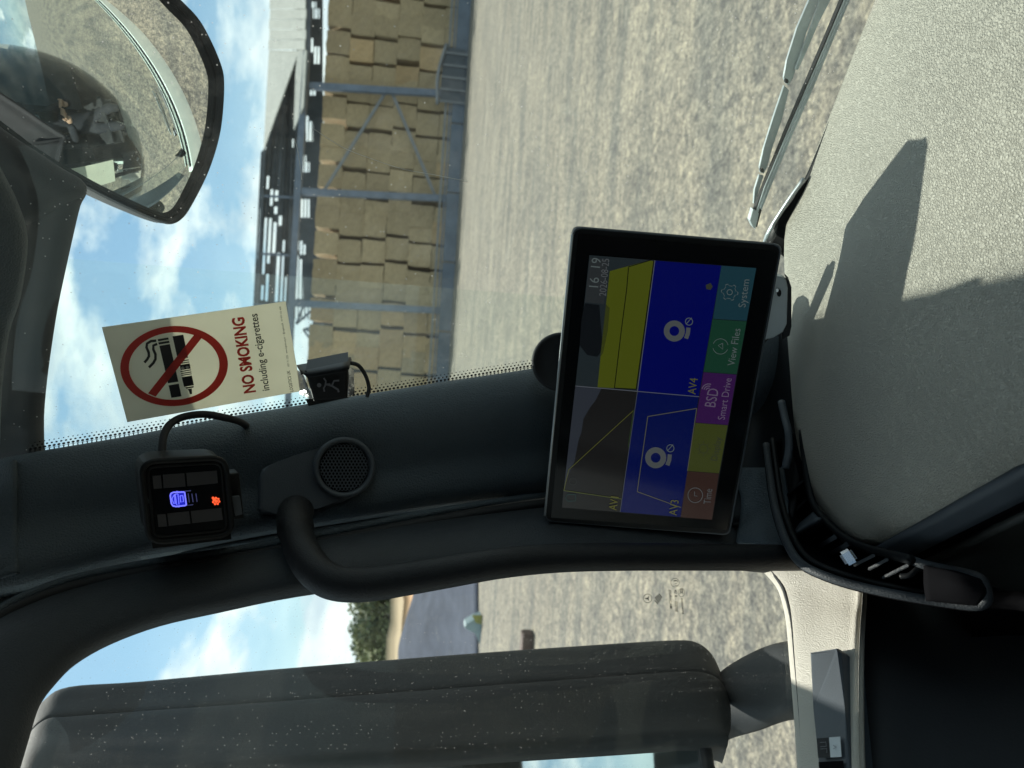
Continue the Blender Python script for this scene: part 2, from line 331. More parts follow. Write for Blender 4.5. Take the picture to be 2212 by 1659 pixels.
# ================================================================== OUTSIDE
def ground_mat():
    m = bpy.data.materials.new('gravel'); m.use_nodes = True; t = m.node_tree; b = t.nodes['Principled BSDF']; b.inputs['Roughness'].default_value = 0.9
    co = N(t, 'ShaderNodeTexCoord')
    def noi(sc, det, ro, stretch=None, rot=0):
        n = N(t, 'ShaderNodeTexNoise', inp={'Scale': sc, 'Detail': det, 'Roughness': ro})
        mpp = N(t, 'ShaderNodeMapping'); mpp.inputs['Scale'].default_value = stretch or (1, 1, 1); mpp.inputs['Rotation'].default_value = (0, 0, rot)
        t.links.new(co.outputs['Object'], mpp.inputs[0]); t.links.new(mpp.outputs[0], n.inputs['Vector']); return n.outputs[0]
    def ramp(src, p0, c0, p1, c1):
        r = N(t, 'ShaderNodeValToRGB'); r.color_ramp.elements[0].position = p0; r.color_ramp.elements[0].color = (*c0, 1)
        r.color_ramp.elements[1].position = p1; r.color_ramp.elements[1].color = (*c1, 1); t.links.new(src, r.inputs[0]); return r.outputs[0]
    def mul(a, c, f=1.0):
        x = N(t, 'ShaderNodeMix', data_type='RGBA', blend_type='MULTIPLY'); x.inputs[0].default_value = f; t.links.new(a, x.inputs[6]); t.links.new(c, x.inputs[7]); return x.outputs[2]
    base = ramp(noi(0.35, 5, 0.6), 0.35, (0.245, 0.225, 0.185), 0.68, (0.315, 0.29, 0.235))
    med = ramp(noi(8.5, 7, 0.78), 0.40, (0.50, 0.52, 0.56), 0.56, (1.10, 1.09, 1.05))
    trk = ramp(noi(0.9, 3, 0.6, (0.35, 2.0, 1), 0.5), 0.38, (0.66, 0.70, 0.76), 0.58, (1.05, 1.05, 1.05))
    fine = ramp(noi(38, 6, 0.85), 0.38, (0.55, 0.56, 0.58), 0.62, (1.22, 1.2, 1.15))
    vs1 = N(t, 'ShaderNodeTexVoronoi', inp={'Scale': 20.0}); t.links.new(co.outputs['Object'], vs1.inputs['Vector'])
    sc1 = N(t, 'ShaderNodeSeparateColor'); t.links.new(vs1.outputs['Color'], sc1.inputs[0]); st1 = ramp(sc1.outputs[0], 0.0, (0.70, 0.70, 0.72), 1.0, (1.22, 1.20, 1.16))
    vs2 = N(t, 'ShaderNodeTexVoronoi', inp={'Scale': 55.0}); t.links.new(co.outputs['Object'], vs2.inputs['Vector'])
    sc2 = N(t, 'ShaderNodeSeparateColor'); t.links.new(vs2.outputs['Color'], sc2.inputs[0]); st2 = ramp(sc2.outputs[1], 0.0, (0.60, 0.60, 0.62), 1.0, (1.3, 1.28, 1.22))
    iso = ramp(noi(2.6, 6, 0.75, (1, 0.3, 1)), 0.38, (0.78, 0.79, 0.82), 0.62, (1.10, 1.09, 1.07)); med = mul(med, iso)
    c = mul(mul(mul(mul(mul(base, med), trk), fine), st1), st2); t.links.new(c, b.inputs['Base Color'])
    v = N(t, 'ShaderNodeTexVoronoi', inp={'Scale': 26.0}); t.links.new(co.outputs['Object'], v.inputs['Vector'])
    bp = N(t, 'ShaderNodeBump', inp={'Strength': 0.8, 'Distance': 0.012}); bp.invert = True; t.links.new(v.outputs['Distance'], bp.inputs['Height'])
    bp2 = N(t, 'ShaderNodeBump', inp={'Strength': 0.7, 'Distance': 0.03}); t.links.new(noi(7, 5, 0.7), bp2.inputs['Height']); t.links.new(bp.outputs[0], bp2.inputs['Normal'])
    t.links.new(bp2.outputs[0], b.inputs['Normal']); return m
g = mesh('ground', [(-600, -60, 0), (600, -60, 0), (600, 1500, 0), (-600, 1500, 0)], [(0, 1, 2, 3)], ground_mat(), kind='structure')

YB = 50.0
def BP(dy=0): return (Vector((0, YB + dy, 0)), Vector((0, -1, 0)))
def slab(name, pts, dy, th, m, parent=None, lab=None, bevel=0):
    return prism(name, [hit(x, y, BP(dy)) for x, y in pts], Vector((0, th, 0)), m, parent, bevel, lab)
M_steel = mat('barn_steel', (0.14, 0.175, 0.23), 0.55, var=0.2, vscale=1.5, dirt=((0.16, 0.16, 0.15), 0.62, 2))
M_brace = mat('barn_brace', (0.20, 0.21, 0.22), 0.6, var=0.15, vscale=1.5)
M_roof = mat('roof_sheet', (0.30, 0.31, 0.28), 0.7, var=0.10, vscale=0.6, dirt=((0.22, 0.225, 0.20), 0.58, 1.2), bump=0.3, bscale=3)
M_clad = mat('dark_cladding', (0.085, 0.10, 0.115), 0.75, var=0.25, vscale=1.2)
M_wallc = mat('concrete_wall', (0.13, 0.16, 0.20), 0.8, var=0.2, vscale=1.0)
M_wood = mat('old_timber', (0.09, 0.06, 0.05), 0.8, var=0.3, vscale=4)
def straw_mat(name, col):
    m = bpy.data.materials.new(name); m.use_nodes = True; t = m.node_tree; b = t.nodes['Principled BSDF']; b.inputs['Roughness'].default_value = 0.85
    co = N(t, 'ShaderNodeTexCoord'); mpp = N(t, 'ShaderNodeMapping'); mpp.inputs['Scale'].default_value = (1, 1, 4); t.links.new(co.outputs['Object'], mpp.inputs[0])
    n = N(t, 'ShaderNodeTexNoise', inp={'Scale': 5.0, 'Detail': 8.0, 'Roughness': 0.8}); t.links.new(mpp.outputs[0], n.inputs[0])
    r = N(t, 'ShaderNodeValToRGB'); r.color_ramp.elements[0].position = 0.3; r.color_ramp.elements[1].position = 0.7
    r.color_ramp.elements[0].color = (*[c * 0.6 for c in col], 1); r.color_ramp.elements[1].color = (*[c * 1.3 for c in col], 1)
    t.links.new(n.outputs[0], r.inputs[0])
    oi = N(t, 'ShaderNodeObjectInfo'); hs = N(t, 'ShaderNodeHueSaturation'); mr = N(t, 'ShaderNodeMapRange', inp={3: 0.86, 4: 1.12}); t.links.new(oi.outputs['Random'], mr.inputs[0])
    t.links.new(mr.outputs[0], hs.inputs['Value']); t.links.new(r.outputs[0], hs.inputs['Color']); t.links.new(hs.outputs[0], b.inputs['Base Color'])
    bp = N(t, 'ShaderNodeBump', inp={'Strength': 0.8, 'Distance': 0.06}); t.links.new(n.outputs[0], bp.inputs['Height']); t.links.new(bp.outputs[0], b.inputs['Normal']); return m
M_straw = straw_mat('straw', (0.46, 0.35, 0.205)); M_straw2 = straw_mat('straw_orange', (0.52, 0.36, 0.19))
M_twine = mat('baling_twine', (0.16, 0.12, 0.07), 0.8, var=0.2)
barn = thing('straw_barn', 'open-fronted steel barn with pale sheet roof and stacked straw bales inside', 'barn')
# bays: posts
posts = [(668, 186, 990, 205), (652, 414, 985, 431), (634, 655, 975, 673), (672, -62, 1015, -44)]
for (x0, y0, x1, y1) in posts:
    A = hit(x0, y0, BP()); B = hit(x1 + 12, y1, BP()); B.z = 0.0
    dirv = (A - B); c = (A + B) / 2
    box('post', c, Vector((0.44, 0, 0)), Vector((0, 0.36, 0)), dirv, M_steel, barn, 0.02)
slab('eave_beam', [(666, -160), (676, -160), (668, 120), (655, 330), (644, 505), (636, 660), (626, 900), (614, 900), (622, 660), (630, 505), (640, 330), (655, 120)], -0.2, 0.35, M_steel, barn)
for (a, b) in [((835, 196), (700, 412)), ((845, 196), (942, 428)), ((838, 440), (700, 650))][:2]:
    A = hit(*a, BP(0.2)); B = hit(*b, BP(0.2)); d = (B - A); side = Vector((d.z, 0, -d.x)).normalized() * 0.20
    box('brace', (A + B) / 2, d, side, Vector((0, 0.12, 0)), M_brace, barn)
# lit roof slope: eave near, ridge further back, built as corrugated sheets
def roof_sheet(pts_eave, pts_ridge, n):
    e0, e1 = [hit(*p, BP(-0.6)) for p in pts_eave]; r0, r1 = [hit(*p, BP(9)) for p in pts_ridge]
    for i in range(n):
        a = i / n; b = (i + 0.965) / n
        E0 = e0.lerp(e1, a); E1 = e0.lerp(e1, b); Q0 = r0.lerp(r1, a); Q1 = r0.lerp(r1, b)
        up_ = Vector((0, 0, 0.05 if i % 2 else 0.0))
        prism('roof_sheet', [E0 + up_, E1 + up_, Q1 + up_, Q0 + up_], Vector((0, 0, -0.06)), M_roof, barn)
roof_sheet([(664, -200), (660, 108)], [(590, -200), (581, 108)], 14)
# roof part cut by the slanted verge
e0 = hit(660, 108, BP(-0.6)); e1 = hit(645, 108, BP(1.5)); 
prism('roof_end_sheet', [hit(645, 110, BP(1.6)), hit(569, 325, BP(9)), hit(581, 108, BP(9))], Vector((0, 0, -0.08)), M_roof, barn)
prism('roof_end_sheet', [hit(662, 108, BP(-0.6)), hit(655, 231, BP(-0.6)), hit(634, 281, BP(0.6)), hit(638, 160, BP(0.9)), hit(643, 108, BP(1.2))], Vector((0, 0, -0.08)), M_roof, barn)
# dark louvred cladding with open slits
rows = [((558, 569), [(450, 560)]), ((570, 579), [(380, 408), (470, 592), (616, 648)]), ((579.5, 589), [(409, 444), (471, 569), (592, 650)]), ((589.5, 600), [(411, 434), (446, 462), (480, 546)]),
        ((600.5, 611), [(546, 652), (466, 487)]), ((611.5, 620), [(519, 544), (549, 652)]), ((620.5, 628), [(598, 652), (300, 318)]), ((628.5, 640), [])]
def rx(x, y):      # follow the skyline tilt of the roof
    return x + (0.05 * (450 - y))
for (xa, xb), gaps in rows:
    cur = 326 if xa < 562 else 112
    for ga, gb in sorted(gaps) + [(780, 900)]:
        if ga > cur:
            slab('cladding_board', [(rx(xa, cur), cur), (rx(xb, cur), cur), (rx(xb, ga), ga), (rx(xa, ga), ga)], 10.2 + random.uniform(0, .06), 0.05, M_clad, barn)
        cur = gb
for (xa, xb), gaps in rows:
    for xe in (xa - .6, xb - .9):
        ya = 330 if xe < 562 else 125
        slab('purlin', [(rx(xe, ya), ya), (rx(xe + 3.4, ya), ya), (rx(xe + 3.4, 800), 800), (rx(xe, 800), 800)], 10.0, 0.08, M_clad, barn)
slab('verge_board', [(568, 322), (574, 322), (559, 655), (552, 655)], 9.9, 0.12, M_clad, barn)
for yy in (420, 545, 655): slab('rafter', [(566 + .05 * (322 - yy), yy), (566 + .05 * (322 - yy), yy + 5), (640 + .05 * (322 - yy), yy + 9), (640 + .05 * (322 - yy), yy + 4)], 9.95, 0.1, M_steel, barn)
# rear wall strips above the bales with daylight gaps
gapsR = [(673, 681, 3, 17), (680, 690, 18, 40), (667, 675, 82, 113), (675, 688, 100, 138), (674, 682, 190, 206), (658, 665, 250, 285), (664, 677, 262, 305), (650, 657, 335, 355), (658, 668, 350, 372), (652, 664, 430, 470), (640, 649, 520, 540), (648, 656, 528, 550), (636, 646, 552, 645), (646, 655, 560, 646)]
for k in range(9):
    slab('purlin', [(640 + k * 7.2 - 1.2, -160), (640 + k * 7.2 + 1.3, -160), (640 + k * 7.2 + 1.3 - 18, 690), (640 + k * 7.2 - 1.2 - 18, 690)], 9.5, .06, M_clad, barn)
for k in range(8):
    xa, xb = 640 + k * 7.2, 640 + k * 7.2 + 7.0; xm = (xa + xb) / 2; cur = -160
    gs = sorted((y0, y1) for (x0, x1, y0, y1) in gapsR if x0 - 2 + 0 <= xm + (0) <= x1 + 2)
    for ga, gb in gs + [(656 + k, 900)]:
        if ga > cur: slab('rear_wall_board', [(xa, cur), (xb, cur), (xb, ga), (xa, ga)], 9.6, 0.05, M_clad, barn)
        cur = max(cur, gb)
for a, b in [((655, 662), (640, 700)), ((672, 672), (640, 700)), ((655, 712), (690, 760)), ((700, 700), (655, 712)), ((700, 735), (662, 712))]:
    A = hit(*a, BP(1)); B = hit(*b, BP(1)); d = B - A; box('brace', (A + B) / 2, d, Vector((d.z, 0, -d.x)).normalized() * 0.14, Vector((0, 0.1, 0)), M_steel, barn)
box('rear_wall', (11.5, YB + 4.2, 4.8), Vector((34, 0, 0)), Vector((0, .1, 0)), Vector((0, 0, 9.6)), M_clad, barn)
# low front wall and rail
zb = 0.0
for i in range(8):
    x0 = -6 + i * 4.6
    box('wall_panel', (x0 + 2.3, YB - 0.75, 0.42), Vector((4.52, 0, 0)), Vector((0, 0.16, 0)), Vector((0, 0, 0.84)), M_wallc, barn, 0.02)
box('rail', (12.3, YB - 0.7, 1.25), Vector((36.6, 0, 0)), Vector((0, 0.12, 0)), Vector((0, 0, 0.14)), M_brace, barn)
box('rail', (12.3, YB - 0.7, 0.97), Vector((36.6, 0, 0)), Vector((0, 0.12, 0)), Vector((0, 0, 0.10)), M_steel, barn)
# equipment at the foot of the bales
rack = thing('feed_barrier', 'grey metal feed barrier leaning low against the bales by the right-hand barn post', 'feed barrier')
A = hit(945, 225, BP(-1.0)); B = hit(965, 95, BP(-1.0)); 
tube('top_rail', [A, (A + B) / 2 + Vector((0, 0, .25)), B], 0.12, M_brace, rack, 4, 8)
for k in range(5):
    q = A.lerp(B, (k + .3) / 5); box('upright', (q.x, YB - 1.0, q.z / 2), Vector((.12, 0, 0)), Vector((0, .1, 0)), Vector((0, 0, q.z)), M_brace, rack)
box('back_panel', ((A.x + B.x) / 2, YB - .9, .9), Vector((abs(A.x - B.x) * .9, 0, 0)), Vector((0, .05, 0)), Vector((0, 0, 1.5)), M_clad, rack)
# straw bales, every one its own object
BW, BH, BD = 1.50, 1.56, 2.2
def bale_mesh(i):
    r_ = random.Random(i); bm = bmesh.new(); bmesh.ops.create_cube(bm, size=1)
    bmesh.ops.subdivide_edges(bm, edges=bm.edges[:], cuts=2, use_grid_fill=True)
    for v in bm.verts:
        n_corner = sum(abs(abs(q) - 0.5) < 1e-4 for q in v.co)
        s = {3: 0.98, 2: 0.993, 1: 1.0}.get(n_corner, 1)
        v.co = Vector((v.co.x * BW * 1.01 * s, v.co.y * BD * s, v.co.z * BH * 1.005 * s)) + Vector([r_.uniform(-.035, .035) for _ in range(3)])
    me = bpy.data.meshes.new('bale'); bm.to_mesh(me); bm.free()
    for p in me.polygons: p.use_smooth = False
    return me
meshes = []
for i in range(5):
    for mm in (M_straw, M_straw2):
        me = bale_mesh(i); me.materials.append(mm); meshes.append(me)
def post_x(z, k):
    x0, y0, x1, y1 = posts[k]; return (hit(x0, y0, BP()).x + hit(x1, y1, BP()).x) / 2
bays = [('bay left of the third post', post_x(0, 2)), ('bay left of the crossed braces', post_x(0, 1)), ('bay with the crossed braces', post_x(0, 0)), ('bay right of the crossed braces', post_x(0, 3)), ('last bay on the right', 99)]
ordn = ['first', 'second', 'third', 'fourth', 'fifth', 'sixth', 'seventh', 'eighth', 'ninth', 'tenth', 'eleventh', 'twelfth']
rown = ['bottom', 'second', 'third', 'fourth', 'fifth', 'top']
xl = hit(800, 800, BP()).x - 1
cnt = {}
ncol = int((27.5 - xl) / BW) + 1
for c in range(ncol):
    x = xl + c * BW + 0.3 * math.sin(c * 2.1)
    bi = next(i for i, b in enumerate(bays) if x < b[1]); cnt.setdefault(bi, []).append(c)
    top = 6
    for r in range(top):
        z = BH * (r + 0.5) + 0.02 + (0.10 * math.sin(c * 1.7) if r > 2 else 0) * 0
        me = meshes[(random.randrange(5)) * 2 + (1 if (random.random() < 0.06 or (bi == 0 and random.random() < .6)) else 0)]
        o = bpy.data.objects.new('straw_bale', me); COL.objects.link(o)
        o.location = (x + random.uniform(-.06, .06) + (0.35 if r % 3 == 2 else 0), YB + 2.0 + random.uniform(-.06, .05), z)
        o.rotation_euler = (random.uniform(-.02, .02), random.uniform(-.015, .015), random.uniform(-.05, .05) + (math.pi if random.random() < .5 else 0))
        o.scale = (1, 1, 1.0)
        o['category'] = 'straw bale'; o['group'] = 'straw bales stacked in the barn'
        o['label'] = '%s straw bale from the left, %s row, %s' % (ordn[min(len(cnt[bi]) - 1, 11)], rown[r], bays[bi][0])
# ---- scenery seen through the door window
M_hill = mat('hill_grass', (0.10, 0.12, 0.055), 0.9, var=0.35, vscale=0.05)
M_field = mat('stubble_field', (0.42, 0.32, 0.19), 0.9, var=0.2, vscale=0.05)
M_soil = mat('sand_bank', (0.62, 0.38, 0.20), 0.9, var=0.2, vscale=0.3)
M_tarp = mat('blue_sheet', (0.06, 0.07, 0.095), 0.9, spec=0.1, var=0.25, vscale=0.9, dirt=((0.11, 0.12, 0.135), 0.58, 1.5))
# field strip on a rise
def strip(name, far, near, dfar, dnear, m, kind='structure', lab=None):
    pf = [hit(x, y, (Vector((0, dfar, 0)), Vector((0, -1, 0)))) for x, y in far]; pn = [hit(x, y, (Vector((0, dnear, 0)), Vector((0, -1, 0)))) for x, y in near]
    n = len(pf); vs = pf + pn + [Vector((p.x, p.y + 3, -1)) for p in pf]
    fs = [(i, i + 1, n + i + 1, n + i) for i in range(n - 1)] + [(i, i + 1, 2 * n + i + 1, 2 * n + i) for i in range(n - 1)]
    return mesh(name, vs, fs, m, None, True, lab, kind)
strip('field', [(846, 1180), (844, 1260), (843, 1340), (835, 1380), (832, 1440), (832, 1660)], [(882, 1180), (882, 1260), (880, 1340), (878, 1380), (876, 1440), (874, 1660)], 230, 142, M_field)
strip('sand_bank', [(866, 1180), (868, 1260), (872, 1300), (868, 1345), (866, 1380), (866, 1400)], [(905, 1180), (905, 1260), (903, 1300), (896, 1345), (880, 1380), (868, 1400)], 90, 70, M_soil)
strip('hill', [(800, 1180), (785, 1260), (785, 1300), (795, 1350), (805, 1440), (812, 1660)], [(850, 1180), (848, 1260), (846, 1300), (845, 1350), (840, 1440), (840, 1660)], 420, 232, M_hill)
# silage clamp under blue sheet
cl = thing('silage_clamp', 'long mound under dark blue sheeting beyond the gravel, seen through the door window', 'silage clamp')
def clp(x, y, d): return hit(x, y, (Vector((0, d, 0)), Vector((0, -1, 0))))
rws = []
for (y, xt) in [(1120, 915), (1220, 905), (1283, 895), (1320, 884), (1349, 876), (1386, 867), (1417, 865), (1520, 866), (1680, 868)]:
    a = clp(xt, y, 36); b = clp(xt + 30, y, 31); c = clp(985, y, 26.5); e = hit(1034, y, (Vector((0, 0, 0)), Z))
    rws.append([Vector((a.x, a.y + 6, 0)), a, b + Vector((0, random.uniform(-.1, .1), 0)), c, e])
so = patch('cover_sheet', rws, M_tarp, cl, 4, 4, 0.05)
# pale sack
sk = [hit(x, y, (Vector((0, 21.3, 0)), Vector((0, -1, 0)))) for x, y in [(1040, 1332), (1024, 1338), (1006, 1349), (1004, 1356), (1016, 1364), (1026, 1367), (1031, 1378), (1040, 1400)]]
M_sack = mat('sack_white', (0.25, 0.33, 0.35), 0.6, var=0.15, vscale=2)
tag(prism('sack', sk, Vector((0, .5, 0)), M_sack, None, 0.01, smooth=False), 'pale blue and white sack slumped at the foot of the blue sheeting', 'sack')
sy = [hit(x, y, (Vector((0, 21.2, 0)), Vector((0, -1, 0)))) for x, y in [(1020, 1330), (1024, 1338), (1028, 1346), (1044, 1350), (1044, 1330)]]
tag(prism('bucket_lid', sy, Vector((0, .06, 0)), mat('lid_yellow', (0.26, 0.26, 0.07), 0.5, var=0.1), None, 0.01), 'yellow plastic sheet scrap lying against the pale sack', 'plastic scrap')
# ---- trees on the hill
def tree(x, y, h, wd, seedv, label, mleaf):
    r_ = random.Random(seedv); root = thing('hedgerow_tree', label, 'tree', group='trees on the hill beyond the blue sheeting')
    vs = []; fs = []
    for b in range(9):
        cx, cy, cz = r_.gauss(0, wd * .28), r_.gauss(0, wd * .28), h * r_.uniform(.35, .85); rr = wd * r_.uniform(.22, .38)
        for q in range(170):
            d = Vector((r_.gauss(0, 1), r_.gauss(0, 1), r_.gauss(0, 1))).normalized() * rr * r_.uniform(.75, 1.08)
            c = Vector((x + cx, y + cy, cz)) + d; s = wd * r_.uniform(.03, .06)
            a = Vector((r_.gauss(0, 1), r_.gauss(0, 1), r_.gauss(0, 1))).normalized(); bb = a.orthogonal().normalized()
            i = len(vs); vs += [c + a * s, c + bb * s, c - a * s, c - bb * s]; fs.append((i, i + 1, i + 2, i + 3))
    mesh('crown', vs, fs, mleaf, root)
    tube('trunk', [Vector((x, y, -0.3)), Vector((x + .1, y, h * .35)), Vector((x - .2, y, h * .7))], lambda t: wd * .05 * (1 - .6 * t), M_wood, root, 3, 7)
ml1 = mat('leaf_dark', (0.12, 0.155, 0.085), 0.7, var=0.45, vscale=0.25); ml2 = mat('leaf_olive', (0.20, 0.215, 0.09), 0.7, var=0.4, vscale=0.25)
tl = ['dark rounded tree nearest the grab handle on the hill', 'olive green tree just left of the dark rounded one', 'tall dark tree in the middle of the hill row', 'low olive bush at the foot of the hill row', 'dark tree near the side mirror edge', 'olive tree half behind the side mirror housing', 'dark tree behind the side mirror housing', 'far left dark tree on the hill']
for i, (Y, X0, X1, dd) in enumerate([(1240, 775, 848, 240), (1275, 772, 848, 250), (1308, 768, 846, 245), (1335, 762, 845, 240), (1362, 768, 843, 248), (1393, 778, 842, 240), (1450, 780, 842, 250), (1540, 785, 842, 240)]):
    tp = hit(X0, Y, (Vector((0, dd, 0)), Vector((0, -1, 0)))); bt = hit(X1, Y, (Vector((0, dd, 0)), Vector((0, -1, 0))))
    tree(bt.x, dd, tp.z, 13, 30 + i, tl[i], ml1 if i % 2 == 0 else ml2)
sl = [hit(x, 1420, (Vector((0, 17.0, 0)), Vector((0, -1, 0)))) for x in (1145, 1163)]
q = hit(1154, 1372, floorp(-CAMH / K)); 
tag(box('reflection_block', q + Vector((-1.3, 0.2, 0.10)), Vector((2.6, -0.1, 0)), Vector((0.01, 0.3, 0)), Vector((0, 0, .20)), M_wood, None, 0.02), 'short dark brown block standing in for a reflection on the door glass beside the mirror housing', 'reflection stand-in')  # dark block added in place of a reflection on the door glass

# ================================================================== TRUCK
tr = thing('lorry_cab', 'dark grey lorry cab interior with dashboard, pillar, grab handle, mirrors and windows', 'lorry')
# ---- pillar trim: rows run down the pillar; columns from windscreen edge to door seal
def wst(X, Y, k=0.99): return tt(X, Y, WS) * k
rows = []
#           windscreen edge, ..., ridge, door-seal edge
for e, c1, c2, rg, ds in [((-260, 1045), (-255, 1100), (-250, 1200), (-240, 1330), (-230, 1420)),
                          ((-60, 1010), (-60, 1070), (-60, 1160), (-50, 1268), (-40, 1340)),
                          ((60, 984), (62, 1040), (64, 1130), (70, 1246), (80, 1295)),
                          ((260, 950), (262, 1010), (266, 1100), (275, 1198), (285, 1228)),
                          ((470, 909), (474, 960), (480, 1060), (490, 1148), (500, 1188)),
                          ((700, 871), (705, 930), (712, 1030), (722, 1110), (735, 1148)),
                          ((940, 832), (945, 900), (955, 990), (965, 1075), (975, 1108)),
                          ((1180, 795), (1185, 860), (1190, 960), (1200, 1050), (1205, 1085)),
                          ((1450, 750), (1455, 830), (1460, 930), (1465, 1030), (1470, 1070)),
                          ((1760, 700), (1760, 800), (1760, 900), (1760, 1010), (1760, 1060))]:
    e = (e[0], e[1] + 14); c1 = (c1[0], c1[1] + 6)
    t0 = wst(*e, 0.965)
    te = tt(*ds, DOOR) * 1.02
    rows.append([(*e, t0 * 1.03), (*e, t0), (*c1, t0 * .985 + (te - t0) * .10), (*c2, t0 + (te - t0) * .42), (*rg, t0 + (te - t0) * .84), (rg[0] + 2, rg[1] + (ds[1] - rg[1]) * .35, te * 1.10), (ds[0], ds[1] - 4, te * 1.06), (*ds, te * 1.02)])
patch('pillar_trim', rows, M_trim, tr, 6, 6, 0.006)
# upper trim piece left of the seam, 2 mm proud
rows2 = []
for e, c1, c2, rg in [((-200, 1040), (-195, 1090), (-190, 1190), (-185, 1290)), ((-60, 1012), (-60, 1070), (-60, 1160), (-55, 1262)), ((33, 992), (34, 1045), (36, 1135), (40, 1235))]:
    t0 = wst(*e, 0.955); te = tt(rg[0] + 10, rg[1] + 60, DOOR) * 1.0
    rows2.append([(*e, t0), (*c1, t0 * .985 + (te - t0) * .09), (*c2, t0 + (te - t0) * .40), (*rg, t0 + (te - t0) * .82)])
patch('header_corner_trim', rows2, M_trim, tr, 6, 5, 0.004)
# door seal lip (speckled rubber line)
sealp = [(-120, 1400), (0, 1312), (100, 1265), (200, 1236), (350, 1208), (500, 1186), (700, 1148), (950, 1100), (1200, 1062), (1500, 1030), (1700, 1020)]
tube('door_seal', [(x, y + 22, tt(x, y + 22, DOOR) * 0.995) for x, y in sealp], 0.0045, M_rubber, tr, 5, 8)
tube('door_seal', [(x, y + 4, tt(x, y + 4, DOOR) * 1.0) for x, y in sealp], 0.0035, M_trim, tr, 5, 8)
# door frame band up to the window opening
openp = [(-60, 1900), (10, 1680), (38, 1590), (62, 1520), (100, 1468), (150, 1420), (230, 1375), (340, 1335), (470, 1306), (640, 1272), (900, 1238), (1200, 1212), (1450, 1205), (1660, 1222), (1690, 1262), (1703, 1297), (1713, 1345), (1720, 1423), (1730, 1539), (1738, 1659), (1750, 1820)]
inner = [(-340, 1900), (-250, 1680), (-190, 1560), (-130, 1470), (-70, 1395), (-10, 1345), (120, 1290), (270, 1250), (420, 1224), (600, 1188), (870, 1140), (1190, 1100), (1450, 1082), (1660, 1075)]
rows = []
for i in range(len(inner)):
    a = openp[i]; b = inner[i]; td = lambda q, k: tt(*q, DOOR) * k
    m1 = (a[0] * .78 + b[0] * .22, a[1] * .78 + b[1] * .22); m2 = (a[0] * .3 + b[0] * .7, a[1] * .3 + b[1] * .7)
    rows.append([(*a, td(a, 1.03)), (*a, td(a, 0.985)), (*m1, td(m1, 0.965)), (*m2, td(m2, 0.97)), (*b, td(b, 1.02))])
patch('door_frame', rows, M_frame, tr, 4, 4, 0.006)
tube('window_seal', [(x, y, tt(x, y, DOOR) * 0.99) for x, y in openp], 0.0022, M_rubber, tr, 4, 6)
# door glass
gp = [T(f_, -0.602, z_) for f_, z_ in ((-0.6, -0.7), (1.05, -0.7), (1.05, 0.9), (-0.6, 0.9))]
gd = mesh('door_window', gp, [(0, 1, 2, 3)], M_sglass, tr)
# door sill trim
sill = []
for (a, b) in [((1600, 1170), (1858, 1180)), ((1655, 1222), (1858, 1225)), ((1690, 1263), (1857, 1266)), ((1704, 1300), (1855, 1310)), ((1713, 1345), (1852, 1350)), ((1720, 1423), (1849, 1423)), ((1730, 1539), (1848, 1539)), ((1738, 1659), (1850, 1659)), ((1750, 1830), (1856, 1830))]:
    ta = tt(*a, DOOR) * 0.99
    tb = ta * 0.90
    m1 = (a[0] + 6, a[1]); m2 = (a[0] * .5 + b[0] * .5, a[1] * .5 + b[1] * .5); b2 = (b[0] + 4, b[1])
    sill.append([(*a, ta * 1.02), (*a, ta), (*m2, (ta + tb) / 2), (*b, tb), (b[0] + 5, b[1], tb * 1.0), (b[0] + 2, b[1], tb * 1.25)])
patch('door_sill_trim', sill, M_door, tr, 4, 4, 0.004)
tube('window_seal', [(x, y, tt(x, y, DOOR) * 0.985) for x, y in openp[13:]], 0.0026, M_rubber, tr, 4, 6)
# inner door panel, its shade put into a near-black colour
dp = []
for y in (1150, 1250, 1400, 1550, 1700, 1850):
    t0 = tt(1850, y, DOOR) * .99 * .93
    dp.append([(1840, y, t0 * 1.02), (1900, y, t0 * .98), (2050, y, t0 * .96), (2400, y, t0 * .86), (2700, y, t0 * .75)])
patch('door_panel', dp, M_doorshade, tr, 4, 4, 0.006)
# raised switch module
def DS(X, Y, k): return P(X, Y, tt(X, Y, DOOR) * k)
mo = [DS(1747, 1407, .93), DS(1805, 1397, .88), DS(1818, 1408, .875), DS(1825, 1530, .875), DS(1838, 1700, .875), DS(1770, 1700, .93), DS(1757, 1530, .93)]
mn = (mo[1] - mo[0]).cross(mo[4] - mo[0]).normalized()
if mn.dot(CAM - mo[0]) > 0: mn = -mn
sm_ = prism('switch_module', mo, mn * 0.02, M_smooth, tr, 0.003, seg=2)
mpl = (mo[1], -mn)
mpl = (mo[0], -mn)
flat('switch_key', [[(1764, 1595), (1790, 1593), (1793, 1636), (1767, 1637)]], mpl, M_black, sm_, 0.001)
flat('switch_key', [[(1791, 1593), (1815, 1591), (1818, 1635), (1794, 1636)]], mpl, M_plate, sm_, 0.001)
flat('switch_icon', [stroke([(1771, 1604), (1784, 1603), (1785, 1612), (1772, 1613)], 1.6), stroke([(1772, 1618), (1786, 1617), (1786, 1626)], 1.6), stroke([(1800, 1610), (1806, 1614), (1800, 1618)], 1.4)], mpl, M_icon, sm_, 0.0016)
flat('pocket', [[(1768, 1646), (1822, 1643), (1826, 1700), (1772, 1700)]], mpl, M_void, sm_, 0.001)

